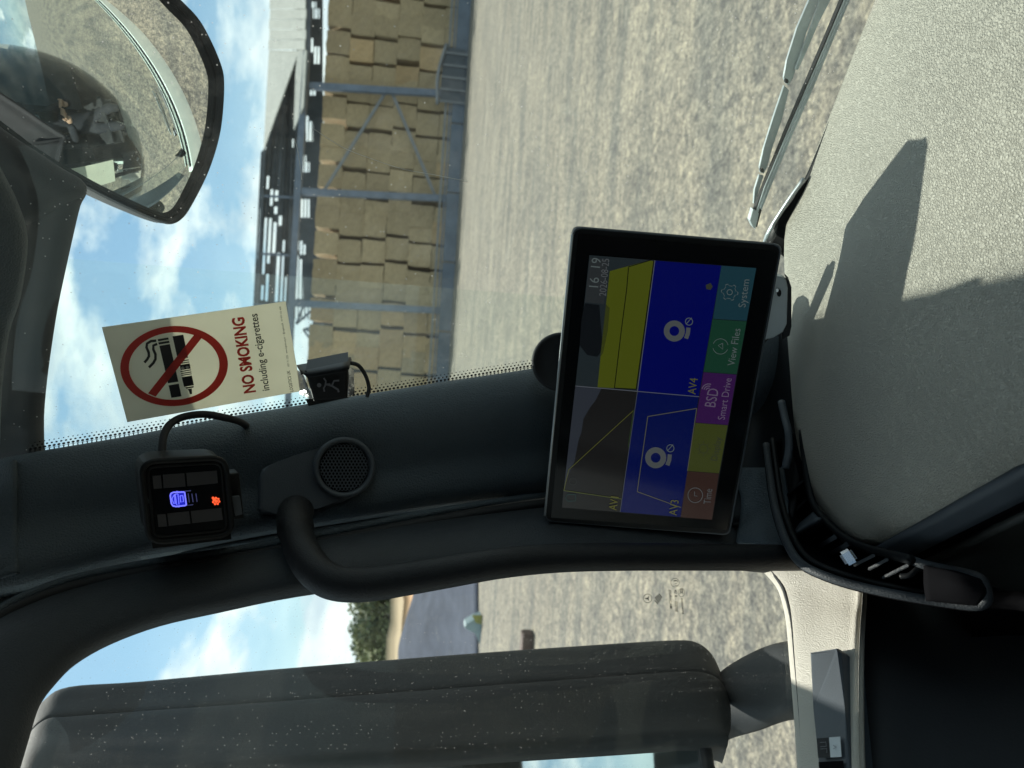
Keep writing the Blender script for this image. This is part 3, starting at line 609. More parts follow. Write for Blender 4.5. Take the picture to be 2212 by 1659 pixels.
# ---- dashboard
DZ = -0.405
def DH(X, Y, dz=0.0): return hit(X, Y, floorp(DZ + dz))
far = [DH(1704, 760), DH(1699, 700, .002), DH(1696, 620, .003), DH(1694, 540, .004), DH(1700, 480, .005), DH(1738, 388, .005), DH(1800, 230, .005), DH(1850, 100, .005), DH(1890, 0, .005)]
d_ = (far[-1] - far[-3]).normalized()
far += [far[-1] + Rt * 0.12, far[-1] + Rt * 0.9]
left = [DH(1704, 760), DH(1710, 850), DH(1718, 935), DH(1735, 1010), DH(1757, 1070), DH(1791, 1122), DH(1833, 1158), DH(1887, 1186, -.004)]
near = [left[-1], DH(2000, 1127, -.003), DH(2100, 1074, -.003), DH(2212, 1014, -.003), DH(2400, 915, -.003)]
near += [near[-1] + Rt * 0.25, near[-1] + Rt * 0.9]
def resample(pts, n):
    pts = spline(pts, 8); L = [0]
    for a, b in zip(pts, pts[1:]): L.append(L[-1] + (b - a).length)
    o = []
    for i in range(n + 1):
        s = L[-1] * i / n; j = max(k for k in range(len(L)) if L[k] <= s + 1e-9); j = min(j, len(pts) - 2)
        o.append(pts[j].lerp(pts[j + 1], (s - L[j]) / max(1e-9, L[j + 1] - L[j])))
    return o
nu, nv = 90, 44
A_ = resample(far, nu); B_ = resample(near, nu); C_l = resample(left, nv); C_r = [A_[-1].lerp(B_[-1], i / nv) for i in range(nv + 1)]
vs = []
for j in range(nv + 1):
    v = j / nv
    for i in range(nu + 1):
        u = i / nu
        p = A_[i] * (1 - v) + B_[i] * v + C_l[j] * (1 - u) + C_r[j] * u - (A_[0] * (1 - u) * (1 - v) + A_[-1] * u * (1 - v) + B_[0] * (1 - u) * v + B_[-1] * u * v)
        crown = 0.030 * math.sin(math.pi * min(1, v * 1.0)) ** 0.8 * min(1, u * 5) * K
        valley = -0.010 * math.exp(-((u - 0.12 - 0.15 * v) / 0.06) ** 2) * math.sin(math.pi * v) * K
        edge = -0.012 * max(0, (v - 0.93) / 0.07) ** 2 * K
        p.z += crown + valley + edge; vs.append(p)
w_ = nu + 1
fs = [(j * w_ + i, (j + 1) * w_ + i, (j + 1) * w_ + i + 1, j * w_ + i + 1) for j in range(nv) for i in range(nu)]
dash = mesh('dashboard_top', vs, fs, M_dash, tr, True)
if dash.data.polygons[500].normal.z < 0: dash.data.flip_normals()
s = dash.modifiers.new('t', 'SOLIDIFY'); s.thickness = 0.006; s.offset = -1
sk_ = [resample(left, 24)]; sk_.append([p + Vector((-.012, -.004, -.06)) for p in sk_[0]])
mesh('dashboard_side', sk_[0] + sk_[1], [(i, i + 1, 26 + i, 25 + i) for i in range(24)], M_void, tr, True)
# strips below the near edge
def edge_strip(name, lo, hi, m, n=3, k0=1.0, k1=1.0):
    """lo / hi = lists of (X,Y,t)"""
    return patch(name, [lo, hi], m, tr, 4, 3, 0.005)
def tN(X, Y): return tt(X, Y, floorp(DZ - .006))
ledge = [(1887, 1186), (2000, 1127), (2100, 1074), (2212, 1014), (2400, 915), (2600, 810)]
def off(pts, dx, dy, k): return [(x + dx, y + dy, tN(x, y) * k) for x, y in pts]
edge_strip('decor_strip', off(ledge, -3, 2, 1.0), [(1957, 1208, .625), (2040, 1168, .59), (2130, 1123, .555), (2212, 1082, .525), (2400, 985, .475), (2600, 880, .43)], M_smooth)
edge_strip('shadow_gap', [(1950, 1207, .65), (2040, 1166, .615), (2130, 1120, .58), (2212, 1078, .55), (2400, 980, .5), (2600, 875, .45)], [(2000, 1224, .65), (2080, 1186, .62), (2150, 1150, .59), (2212, 1118, .57), (2400, 1020, .52), (2600, 915, .47)], M_void)
tube('lip', [(1985, 1226, 0.640), (2000, 1219, 0.635), (2080, 1179, 0.610), (2150, 1143, 0.585), (2212, 1112, 0.565), (2400, 1015, 0.515), (2600, 910, 0.465)], 0.0035, M_glove, tr, 4, 10)
patch('lower_panel', [[(1985, 1222, 0.656), (2080, 1181, 0.627), (2150, 1146, 0.602), (2212, 1115, 0.582), (2400, 1018, 0.532), (2600, 913, 0.485)],
                      [(2040, 1270, 0.709), (2120, 1230, 0.681), (2200, 1200, 0.654), (2260, 1180, 0.632), (2420, 1120, 0.578), (2640, 1010, 0.523)],
                      [(2110, 1306, 0.709), (2180, 1304, 0.681), (2240, 1304, 0.654), (2300, 1304, 0.632), (2460, 1304, 0.578), (2700, 1304, 0.523)]], M_glove, tr, 4, 4, 0.01)
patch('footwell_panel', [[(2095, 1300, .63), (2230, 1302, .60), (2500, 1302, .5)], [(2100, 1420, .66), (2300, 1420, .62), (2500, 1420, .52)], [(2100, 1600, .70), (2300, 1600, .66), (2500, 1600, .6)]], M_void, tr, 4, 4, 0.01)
# ---- curved end vent
outer = [(1655, 960, .80), (1662, 1014, .775), (1674, 1093, .735), (1697, 1166, .695), (1729, 1216, .665), (1785, 1245, .64), (1858, 1267, .62), (1946, 1286, .60), (2033, 1300, .585), (2106, 1309, .57)]
innr = [(1730, 930, .76), (1736, 991, .74), (1748, 1070, .705), (1770, 1114, .68), (1814, 1157, .655), (1858, 1181, .637), (1920, 1199, .62), (1966, 1211, .61), (2004, 1224, .603), (2121, 1255, .58)]
ring = [P(*p) for p in spline([Vector(q) for q in outer], 4)]
innr = [(x, y, (tN(x, y) * .992 if x < 1990 else t)) for x, y, t in innr]
vent = patch('air_vent', [outer, [(a[0] * .5 + b[0] * .5, a[1] * .5 + b[1] * .5, (a[2] + b[2]) / 2 + .045) for a, b in zip(outer, innr)], innr], M_void, tr, 4, 4, 0.004)
tube('vent_rim', [(x, y, t) for x, y, t in outer] + [(2130, 1300, .565), (2132, 1280, .566), (2121, 1253, .57), (2091, 1240, .58), (2004, 1222, .59), (1966, 1209, .60), (1930, 1200, .612)], 0.0034, M_frame, vent, 4, 8)
tube('vent_rim', [(x + 3, y - 1, t - .01) for x, y, t in innr[:8]], 0.0034, M_black, vent, 4, 8)
tube('vent_rim', [(x + 14, y - 12, t + .006) for x, y, t in outer[:-1]], 0.0026, M_black, vent, 4, 8)
slats = [((460, 520), (580, 410)), ((520, 635), (610, 545)), ((660, 920), (820, 825)), ((750, 970), (910, 880)), ((950, 1040), (1110, 960)), ((1060, 1070), (1210, 990)), ((1160, 1135), (1360, 1035))]
c5 = lambda x, y: (1566 + x / 3.425, 918 + y / 3.425)
def vt(x): return .80 - (x - 1655) * .00049 if x < 1790 else .648 - (x - 1790) * .00024
for a, b in slats:
    A = c5(*a); B = c5(*b); tA = vt(A[0]) + .0; tB = vt(B[0])
    p0, p1 = P(*A, tA - .004), P(*B, tB - .012); wv = (p1 - p0)
    dv = (P(*A, tA + .05) - P(*A, tA)).normalized() * 0.028; nn = wv.cross(dv).normalized() * 0.0022
    box('vent_slat', (p0 + p1) / 2 + dv * .5, wv, dv, nn, M_frame, vent, 0.0006)
for k, (a, b) in enumerate([((525, 560), (535, 760)), ((570, 500), (585, 700))]):
    A = c5(*a); B = c5(*b); tube('vent_slat', [P(*A, vt(A[0]) + .02), P(*B, vt(B[0]) + .02)], 0.0012, M_smooth, vent, 2, 6)
hk = [c5(510, 760), c5(650, 640), c5(740, 760), c5(560, 868)]
patch('vent_blank', [[(*hk[0], vt(hk[0][0]) - .0), (*hk[1], vt(hk[1][0]) - .012)], [(*[(hk[0][i] + hk[3][i]) / 2 + (-3, -2)[i] for i in (0, 1)], .715), (*[(hk[1][i] + hk[2][i]) / 2 for i in (0, 1)], .69)], [(*hk[3], vt(hk[3][0]) - .0), (*hk[2], vt(hk[2][0]) - .012)]], M_smooth, vent, 4, 4, .004)
ka, kb = c5(870, 1000), c5(955, 955); p0, p1 = P(*ka, .625), P(*kb, .618); wv = p1 - p0
dv = (P(*ka, .66) - p0).normalized() * .012
kn = box('vent_knob', (p0 + p1) / 2, wv, dv, wv.cross(dv).normalized() * 0.0105, M_chrome, vent, 0.0018)
p0, p1 = P(*c5(1310, 1110), .598), P(*c5(1440, 1060), .595)
tube('vent_lever', [P(*c5(1300, 1120), .60), P(*c5(1370, 1110), .595), P(*c5(1440, 1060), .594), P(*c5(1550, 1080), .594)], 0.002, M_black, vent, 4, 8)
vent_end = patch('vent_end_cap', [[(1995, 1222, .585), (2060, 1232, .565), (2118, 1250, .55)], [(1995, 1262, .585), (2070, 1266, .555), (2132, 1280, .545)], [(2000, 1298, .58), (2075, 1306, .56), (2110, 1309, .552)]], M_void, vent, 4, 4, .006)
# ---- dark duct and trim between pillar foot, monitor and dash
patch('duct_cover', [[(1560, 690, .95), (1600, 760, .93), (1600, 900, .89), (1585, 1010, .85), (1575, 1130, .80)], [(1640, 680, .94), (1650, 760, .91), (1650, 900, .88), (1645, 1000, .84), (1640, 1130, .78)], [(1712, 670, .87), (1718, 760, .85), (1726, 900, .81), (1732, 990, .79), (1700, 1180, .75)]], M_black, tr, 4, 4, 0.006)
tube('duct_rib', [(1688, 868, .80), (1696, 905, .785), (1703, 935, .77), (1704, 975, .762), (1696, 1012, .76)], 0.0035, M_smooth, tr, 4, 8)
patch('pillar_foot_cover', [[(1560, 1010, .84), (1600, 1070, .81), (1590, 1170, .77)], [(1640, 1010, .82), (1650, 1080, .79), (1640, 1175, .75)], [(1690, 1010, .80), (1700, 1080, .77), (1705, 1200, .73)]], M_trim, tr, 4, 4, 0.005)
patch('scuttle_cover', [[(1655, 525, .84), (1662, 500, .835), (1700, 440, .80), (1737, 388, .775), (1790, 262, .74)], [(1700, 560, .83), (1710, 505, .82), (1740, 440, .79), (1765, 388, .765), (1800, 262, .735)]], M_black, tr, 5, 3, 0.01)
tube('scuttle_edge', [(1650, 530, .835), (1662, 498, .83), (1700, 438, .795), (1737, 386, .77)], 0.002, M_plate, tr, 4, 6)
# ---- speaker pod
def TP(X, Y, lift=0.0):                 # point on the pillar trim, lifted toward the camera
    """approximate depth of the trim surface"""
    t0 = wst(X, 900, .965)
    yE = 984 - (X - 60) * 0.168; yD = yE + (311 - max(0, X - 60) * .025)
    s = max(0, min(1, (Y - yE) / (yD - yE))); te = tt(X, yD, DOOR) * 1.02
    t = t0 + (te - t0) * (0.05 + 0.80 * s) - lift
    return P(X, Y, t)
cov = [(557, 1100), (559, 1035), (566, 1013), (585, 1003), (640, 982), (690, 968), (730, 950), (770, 960), (790, 1060), (740, 1085), (690, 1098), (600, 1112), (566, 1112)]
o3 = [TP(x, y, .012) for x, y in cov]
c3 = sum(o3, Vector()) / len(o3)
# best plane from three spread points
e1_ = (TP(780, 1000) - TP(570, 1000)).normalized(); e2_ = (TP(680, 1090) - TP(680, 980)).normalized(); pn = e1_.cross(e2_).normalized()
if pn.dot(CAM - c3) < 0: pn = -pn
SP = (TP(743, 1010, .022), pn)
o3 = [hit(x, y, SP) for x, y in cov]
spk = prism('speaker_pod', o3, -pn * 0.03, M_smooth, tr, 0.004, seg=3)
cc = hit(743, 1010, SP); ux = (hit(800, 1010, SP) - cc).normalized(); uy = pn.cross(ux); RO = (hit(743, 944, SP) - cc).length * 1.0
def disc_ring(name, r0, r1, h0, h1, m, parent, n=56):
    pr = [(r1, -0.02), (r1, h0 * .6), (r1 - (r1 - r0) * .25, h1), (r0 + (r1 - r0) * .25, h1), (r0, h0 * .7), (r0, -0.004)]
    vs = [cc + ux * math.cos(2 * math.pi * i / n) * r + uy * math.sin(2 * math.pi * i / n) * r + pn * h for i in range(n) for r, h in pr]
    k = len(pr); fs = [(i * k + j, i * k + j + 1, ((i + 1) % n) * k + j + 1, ((i + 1) % n) * k + j) for i in range(n) for j in range(k - 1)]
    return mesh(name, vs, fs, m, parent, True)
rg = disc_ring('speaker_ring', RO * .80, RO, .004, .0065, M_smooth, spk)
n = 40; vs = [cc + (ux * math.cos(2 * math.pi * i / n) + uy * math.sin(2 * math.pi * i / n)) * RO * .84 + pn * .0006 for i in range(n)]
mesh('speaker_cone', vs, [tuple(range(n))], M_void, spk)
bm = bmesh.new(); Rg = RO * .80; pitch = Rg * 2 / 14.0
for iy in range(-9, 10):
    for ix in range(-9, 10):
        x = (ix + (.5 if iy % 2 else 0)) * pitch; y = iy * pitch * .866
        if math.hypot(x, y) > Rg * .985: continue
        hexo = [(x + pitch * .578 * math.cos(math.pi / 6 + k * math.pi / 3), y + pitch * .578 * math.sin(math.pi / 6 + k * math.pi / 3)) for k in range(6)]
        hexi = [(x + pitch * .40 * math.cos(math.pi / 6 + k * math.pi / 3), y + pitch * .40 * math.sin(math.pi / 6 + k * math.pi / 3)) for k in range(6)]
        def mk(q, h): return bm.verts.new(cc + ux * q[0] + uy * q[1] + pn * (h + .003))
        a = [mk(q, .0012) for q in hexo]; b = [mk(q, .0012) for q in hexi]; c = [mk(q, -.0008) for q in hexi]
        for k in range(6):
            bm.faces.new((a[k], a[(k + 1) % 6], b[(k + 1) % 6], b[k])); bm.faces.new((b[k], b[(k + 1) % 6], c[(k + 1) % 6], c[k]))
bmo('speaker_grille', bm, M_smooth, spk)
# ---- grab handle
def hr(px, t): return px / 2.16016 / FPX * t * K
hp = [(640, 1105, 0.7401), (636, 1120, 0.7232), (642, 1160, 0.6949), (660, 1205, 0.6554), (692, 1243, 0.6351), (735, 1261, 0.6271), (800, 1262, 0.6271), (870, 1252, 0.6294), (960, 1237, 0.6328), (1080, 1217, 0.6407), (1200, 1206, 0.6531), (1330, 1203, 0.6644), (1450, 1203, 0.6780), (1600, 1204, 0.6949), (1700, 1205, 0.7119), (1780, 1205, 0.7458)]
tube('grab_handle', hp, lambda s: hr(41 - 8 * min(1, max(0, (s - .25) * 2.2)) if s > .12 else 46, .60), M_handle, tr, 6, 20)
# ---- windscreen glass, frit, scratches
wp = [T(0.66 - 0.2 * z_, r_, z_) for r_, z_ in ((-0.56, -0.62), (2.1, -0.62), (2.1, 0.72), (-0.56, 0.72))]
ws = mesh('windscreen', wp, [(0, 1, 2, 3)], M_glass, tr)
def frit_mat():
    m = bpy.data.materials.new('frit_print'); m.use_nodes = True; t = m.node_tree; t.nodes.clear()
    o = N(t, 'ShaderNodeOutputMaterial'); uv = N(t, 'ShaderNodeUVMap'); uv.uv_map = 'UV'
    sp = N(t, 'ShaderNodeSeparateXYZ'); t.links.new(uv.outputs[0], sp.inputs[0])
    def M2(op, a, b=None, c=None):
        x = N(t, 'ShaderNodeMath', operation=op)
        for i, q in enumerate((a, b, c)):
            if q is None: continue
            if isinstance(q, (int, float)): x.inputs[i].default_value = q
            else: t.links.new(q, x.inputs[i])
        return x.outputs[0]
    U, Vv = sp.outputs[0], sp.outputs[1]           # in dot pitches; V = 0 at the glass side
    row = M2('FLOOR', Vv); odd = M2('MODULO', row, 2.0); uu = M2('ADD', U, M2('MULTIPLY', odd, 0.5))
    fx = M2('SUBTRACT', M2('FRACT', uu), 0.5); fy = M2('MULTIPLY', M2('SUBTRACT', M2('FRACT', Vv), 0.5), 0.9)
    d = M2('SQRT', M2('ADD', M2('MULTIPLY', fx, fx), M2('MULTIPLY', fy, fy)))
    # rows 0-2: growing black dots; rows 3-5: black with shrinking holes; beyond: solid
    dotr = M2('ADD', 0.16, M2('MULTIPLY', row, 0.09)); isdot = M2('LESS_THAN', d, dotr)
    holer = M2('SUBTRACT', 0.40, M2('MULTIPLY', M2('SUBTRACT', row, 3.0), 0.09)); ishole = M2('GREATER_THAN', d, holer)
    early = M2('LESS_THAN', row, 2.5); blk = M2('ADD', M2('MULTIPLY', early, isdot), M2('MULTIPLY', M2('SUBTRACT', 1.0, early), ishole))
    blk = M2('MAXIMUM', blk, M2('GREATER_THAN', row, 6.5))
    tr_ = N(t, 'ShaderNodeBsdfTransparent'); b = N(t, 'ShaderNodeBsdfPrincipled', inp={'Base Color': (0.008, 0.008, 0.009, 1), 'Roughness': 0.4})
    mxs = N(t, 'ShaderNodeMixShader'); t.links.new(blk, mxs.inputs[0]); t.links.new(tr_.outputs[0], mxs.inputs[1]); t.links.new(b.outputs[0], mxs.inputs[2]); t.links.new(mxs.outputs[0], o.inputs[0]); return m
fa = [(60, 955), (260, 921), (470, 885), (700, 848), (940, 809), (1180, 770), (1450, 728), (1760, 675)]
fpl = (T(0.655, 0, 0), WS[1])
la = resample([hit(x, y, fpl) for x, y in fa], 60); lb = resample([hit(x, y + 75, fpl) for x, y in fa], 60)
pitchd = 9.4 / 2.16016 / FPX * 0.74 * K
me = bpy.data.meshes.new('frit_band'); me.from_pydata([tuple(v) for v in la + lb], [], [(i, i + 1, 61 + i + 1, 61 + i) for i in range(60)])
uvl = me.uv_layers.new(name='UV'); Ls = [0]
for a, b in zip(la, la[1:]): Ls.append(Ls[-1] + (b - a).length)
for lp in me.loops:
    i = lp.vertex_index; c = i % 61; uvl.data[lp.index].uv = (Ls[c] / pitchd, 0 if i < 61 else (la[c] - lb[c]).length / (pitchd * .9))
link('frit_band', me, frit_mat(), ws, False)
# header: sun visor outside, dark printed band inside
hv = [(146, 440), (133, 500), (116, 580), (100, 660), (88, 740), (78, 820), (72, 900), (74, 985)]
rr_ = []
for i, (x, y) in enumerate([(-420, 20), (-260, 120), (-120, 215), (0, 303), (75, 352), (125, 384), (158, 402), (160, 412), (148, 436)] + hv[1:] + [(74, 1050)]):
    t0 = tt(max(x, 20), y, WSO) * 1.05; q = 1 if y > 430 else 1
    rr_.append([(x, y, t0), (x - 4, y + (6 if y < 410 else 0), t0 * .985), (x - 50, y + (30 if y < 410 else 6), t0 * .98), (x - 110, y + (60 if y < 410 else 12), t0 * .97), (x - 190, y + (90 if y < 410 else 18), t0 * .96)])
patch('sun_visor', rr_, M_rubber, tr, 4, 3, 0.008)
rr2 = []
for i, (x, y) in enumerate([(-60, 250), (0, 360), (40, 440), (60, 520), (45, 640), (20, 720), (5, 830), (0, 960)]):
    t0 = tt(max(x, 0), y, WS) * .97
    rr2.append([(x, y, t0), (x - 30, y + 2, t0 * .97), (x - 200, y + 10, t0 * .9), (x - 400, y + 10, t0 * .85)])
patch('headliner', rr2, M_trim, tr, 4, 4, 0.006)
# scratch on the glass
M_scr = mat('scratch', (0.75, 0.75, 0.7), 0.4, var=0.1)
tube('scratch', [hit(x, y, WSI) for x, y in [(680, 280), (740, 318), (800, 342), (870, 365), (940, 378), (1010, 392)]], 0.00022, M_scr, ws, 4, 4)
tube('scratch', [hit(x, y, WSI) for x, y in [(636, 300), (644, 330), (652, 388)]], 0.0002, M_scr, ws, 4, 4)
tube('scratch', [hit(x, y, WSI) for x, y in [(322, 822 - 600), (345, 215)]], 0.0002, M_scr, ws, 2, 4)
# ---- wiper (outside)
def WP(X, Y, k=1.0): return P(X, Y, tt(X, Y, WSO) * k)
wip = bpy.data.objects.new('windscreen_wiper', None); COL.objects.link(wip); wip.parent = tr; wip.empty_display_size = .05
nW = WS[1]
def bar(name, a, b, wd, th, m, k=1.0, parent=wip):
    A = WP(*a, k); B = WP(*b, k); d = B - A; s = d.cross(nW).normalized() * wd
    return box(name, (A + B) / 2, d, s, nW * th, m, parent, min(wd, th) * .2)
def poly(name, pts, th, m, k=1.0): return prism(name, [WP(x, y, k) for x, y in pts], nW * th, m, wip, 0.0006)
poly('wiper_arm', [(1748, 0), (1722, 60), (1700, 130), (1693, 168), (1697, 180), (1704, 185), (1714, 168), (1728, 120), (1742, 70), (1762, 20), (1775, -20), (1850, -220), (1825, -220)], 0.002, M_wiper, 1.0)
poly('wiper_bridge', [(1694, 185), (1672, 250), (1650, 320), (1641, 360), (1642, 372), (1650, 376), (1658, 360), (1668, 320), (1690, 255), (1705, 195)], 0.002, M_wiper, 1.002)
poly('wiper_bridge', [(1775, -10), (1755, 50), (1735, 105), (1718, 150), (1724, 152), (1745, 105), (1768, 50), (1795, 0), (1860, -170), (1845, -170)], 0.002, M_wiper, .995)
poly('wiper_bridge', [(1640, 378), (1630, 410), (1628, 440), (1632, 440), (1640, 410), (1650, 380)], 0.002, M_wiper, 1.0)
poly('blade_rubber', [(1622, 480), (1634, 445), (1655, 390), (1700, 280), (1745, 175), (1790, 70), (1830, -25), (1890, -170), (1902, -168), (1838, -15), (1797, 80), (1752, 185), (1707, 290), (1664, 400), (1645, 455), (1636, 492)], 0.004, M_black, .99)
poly('blade_rail', [(1633, 460), (1652, 404), (1700, 290), (1745, 186), (1790, 82), (1832, -18), (1890, -160), (1893, -158), (1835, -14), (1793, 88), (1748, 192), (1703, 296), (1655, 410), (1637, 464)], 0.003, M_wiper, .988)
poly('blade_rail', [(1642, 450), (1664, 392), (1708, 286), (1752, 184), (1797, 80), (1840, -20), (1896, -150), (1900, -148), (1843, -16), (1801, 84), (1757, 190), (1712, 291), (1668, 397), (1646, 454)], 0.003, M_wiper, .986)
poly('blade_end', [(1620, 476), (1627, 452), (1634, 455), (1640, 462), (1632, 496), (1626, 490)], 0.005, M_wiper, .988)
for (x, y) in [(1697, 174), (1644, 366)]:
    c = WP(x, y, .985); a = [(WP(x + 4 * math.cos(q * math.pi / 5), y + 5 * math.sin(q * math.pi / 5), .985)) for q in range(10)]
    prism('rivet', a, nW * -.002, M_black, wip)
# ---- front (kerb) mirror
def mirror_unit(name, outl, pl, bulge, bezel, housing_depth, m_h, parent, k=0.955):
    n = pl[1] if (CAM - pl[0]).dot(pl[1]) > 0 else -pl[1]
    O = [hit(x, y, pl) for x, y in outl]; O = spline(O, 5, True); c = sum(O, Vector()) / len(O)
    RM = max((p - c).length for p in O)
    def EE(p): return bulge * (1 - ((p - c).length / RM) ** 2)
    L = len(O); rings = [(1.0, 0.0), (1.0, .012), (.985, .018), (.960, .016), (k, .0)]
    vs = [c + (p - c) * s + n * (h + (EE(p) if q_ else 0)) for q_, (s, h) in enumerate(rings) for p in O]
    back = [(1.0, 0.0), (.98, -.02), (.85, -housing_depth * .8), (.5, -housing_depth)]
    vb = [c + (p - c) * s + n * h for s, h in back for p in O]
    fs = [(r * L + i, r * L + (i + 1) % L, (r + 1) * L + (i + 1) % L, (r + 1) * L + i) for r in range(len(rings) - 1) for i in range(L)]
    o_ = len(vs); vs += vb
    fs += [(o_ + (r + 1) * L + i, o_ + (r + 1) * L + (i + 1) % L, o_ + r * L + (i + 1) % L, o_ + r * L + i) for r in range(3) for i in range(L)]
    fs.append(tuple(o_ + 3 * L + i for i in range(L)))
    h = mesh(name, vs, fs, m_h, parent, True)
    tube('mirror_rim', [c + (p - c) * .978 + n * (.008 + EE(p)) for p in O[::3]], .0030, m_h, h, 3, 8, closed=True)
    G = 26; vs = [c + hh(c)] if False else [c + n * (bulge + .004)]; O2 = []; RM = max((p - c).length for p in O)
    def hh(q): return n * (bulge * (1 - ((q - c).length / RM) ** 2) + .004)
    for g in range(1, G + 1):
        s = g / G * k * 1.0; vs += [c + (p - c) * s + hh(c + (p - c) * s) for p in O]
    fs = [(0, 1 + i, 1 + (i + 1) % L) for i in range(L)]
    for g in range(G - 1): fs += [(1 + g * L + i, 1 + (g + 1) * L + i, 1 + (g + 1) * L + (i + 1) % L, 1 + g * L + (i + 1) % L) for i in range(L)]
    gl = mesh('mirror_glass', vs, fs, M_mirror, h, True)
    if gl.data.polygons[0].normal.dot(n) < 0: gl.data.flip_normals()
    return h
FM = (P(230, 200, .86), Vector((-0.15, -0.77, -0.62)).normalized())
FM = (FM[0] - FM[1] * .036, FM[1])
fo = [(150, -190), (260, -110), (363, 0), (417, 50), (447, 97), (472, 150), (478, 182), (473, 240), (463, 300), (440, 370), (410, 433), (390, 467), (367, 480), (343, 477), (283, 457), (200, 423), (133, 390), (67, 353), (0, 305), (-90, 220), (-130, 90), (-90, -70), (20, -180)]
fo = [((x - 41 * (x / 478) ** 2) if x > 0 else x, y) for x, y in fo]
fm = mirror_unit('front_mirror', fo, FM, 0.058, .02, .07, M_house, tr, .955)
tube('mirror_arm', [P(-60, 240, .90), P(-20, 330, .90), P(60, 350, .88), P(40, 420, .86)], .02, M_house, fm, 4, 10)
tube('mirror_arm', [P(-50, 100, .90), P(-90, 300, .88), P(-40, 520, .86), P(-60, 700, .84)], .018, M_house, fm, 4, 10)
# ---- side mirror
rows = []
side = [(20, 1640, 1660, 1700, 1760), (60, 1565, 1600, 1650, 1720), (100, 1520, 1562, 1630, 1700), (150, 1494, 1556, 1630, 1690), (300, 1483, 1545, 1625, 1680), (600, 1456, 1524, 1610, 1650), (1000, 1424, 1494, 1585, 1622), (1300, 1403, 1472, 1570, 1604), (1450, 1394, 1461, 1562, 1594), (1500, 1397, 1460, 1560, 1592), (1530, 1418, 1466, 1560, 1592), (1548, 1452, 1480, 1565, 1594), (1562, 1490, 1510, 1580, 1600)]
for x, a, b, c, d in side:
    xx = 0 if x < 1500 else (x - 1500) * .1
    rows.append([(x, a + 30, 1.02), (x, a + 3, .985), (x, a, .955), (x + xx * .3, (a + b) / 2 - 2, .92), (x + xx, b - 3, .885), (x + xx, b, .895), (x + xx, b + 4, .875), (x + xx * 1.5, (b + c) / 2, .84), (x + xx * 1.5, c, .80), (x + xx * 1.2, d, .765), (x + xx * 1.2, d + 14, .775), (x, d + 40, .83)])
smir = patch('side_mirror', rows, M_house, tr, 3, 5, 0.004)
def sp2(X, Y, t): return P(X, Y, t)
gl = [P(640, 1655, .80), P(690, 1636, .795), (P(1100, 1610, .795)), P(1380, 1592, .79), P(1480, 1590, .79), P(1512, 1605, .79), P(1525, 1659, .78), P(1535, 1900, .72), P(600, 2000, .72), P(610, 1720, .79)]
gn = (gl[3] - gl[1]).cross(gl[7] - gl[1]).normalized(); 
if gn.dot(CAM - gl[0]) < 0: gn = -gn
gpl = (gl[3], gn)
go = [hit(x, y, gpl) for x, y in [(640, 1660), (690, 1638), (1100, 1613), (1380, 1597), (1480, 1594), (1515, 1608), (1528, 1659), (1540, 1900), (600, 2000), (610, 1720)]]
mg = prism('mirror_glass', go, -gn * .004, M_mirror, smir)
tube('mirror_glass_rim', [q + gn * .004 for q in spline(go, 3, True)][::2], .006, M_black, smir, 1, 8, closed=True)
# mirror arm to the door
arm = patch('mirror_arm', [[(1535, 1470, .96), (1530, 1500, .92), (1540, 1540, .89), (1560, 1590, .89), (1570, 1600, .93)],
                     [(1575, 1437, .93), (1582, 1455, .89), (1590, 1510, .855), (1592, 1560, .86), (1590, 1592, .90)],
                     [(1640, 1402, .88), (1645, 1415, .84), (1650, 1490, .80), (1650, 1545, .80), (1640, 1578, .84)],
                     [(1700, 1385, .82), (1702, 1400, .78), (1708, 1470, .745), (1708, 1525, .735), (1705, 1556, .78)],
                     [(1790, 1380, .78), (1790, 1400, .75), (1795, 1470, .72), (1795, 1520, .71), (1790, 1550, .75)]], M_house, smir, 5, 5, .02)

# ---- exterior panels (seen in the mirrors and from the side)
ext = [("front_panel", [T(.80, -.62, -.52), T(.80, 2.2, -.52), T(.84, 2.2, -2.4), T(.84, -.62, -2.4)]), ]
prism('front_panel', ext[0][1], -Ft * .03, M_paint, tr, .004)
prism('scuttle_panel', [T(.775, -.58, -.50), T(.775, 2.15, -.50), T(.80, 2.15, -.53), T(.80, -.58, -.53)], -Z * .02, M_black, tr)
prism('door_outer_panel', [T(.62, -.53, -.62), T(.62, -.56, -2.2), T(-.9, -.56, -2.2), T(-.9, -.53, -.80)], Rt * .03, M_paint, tr)
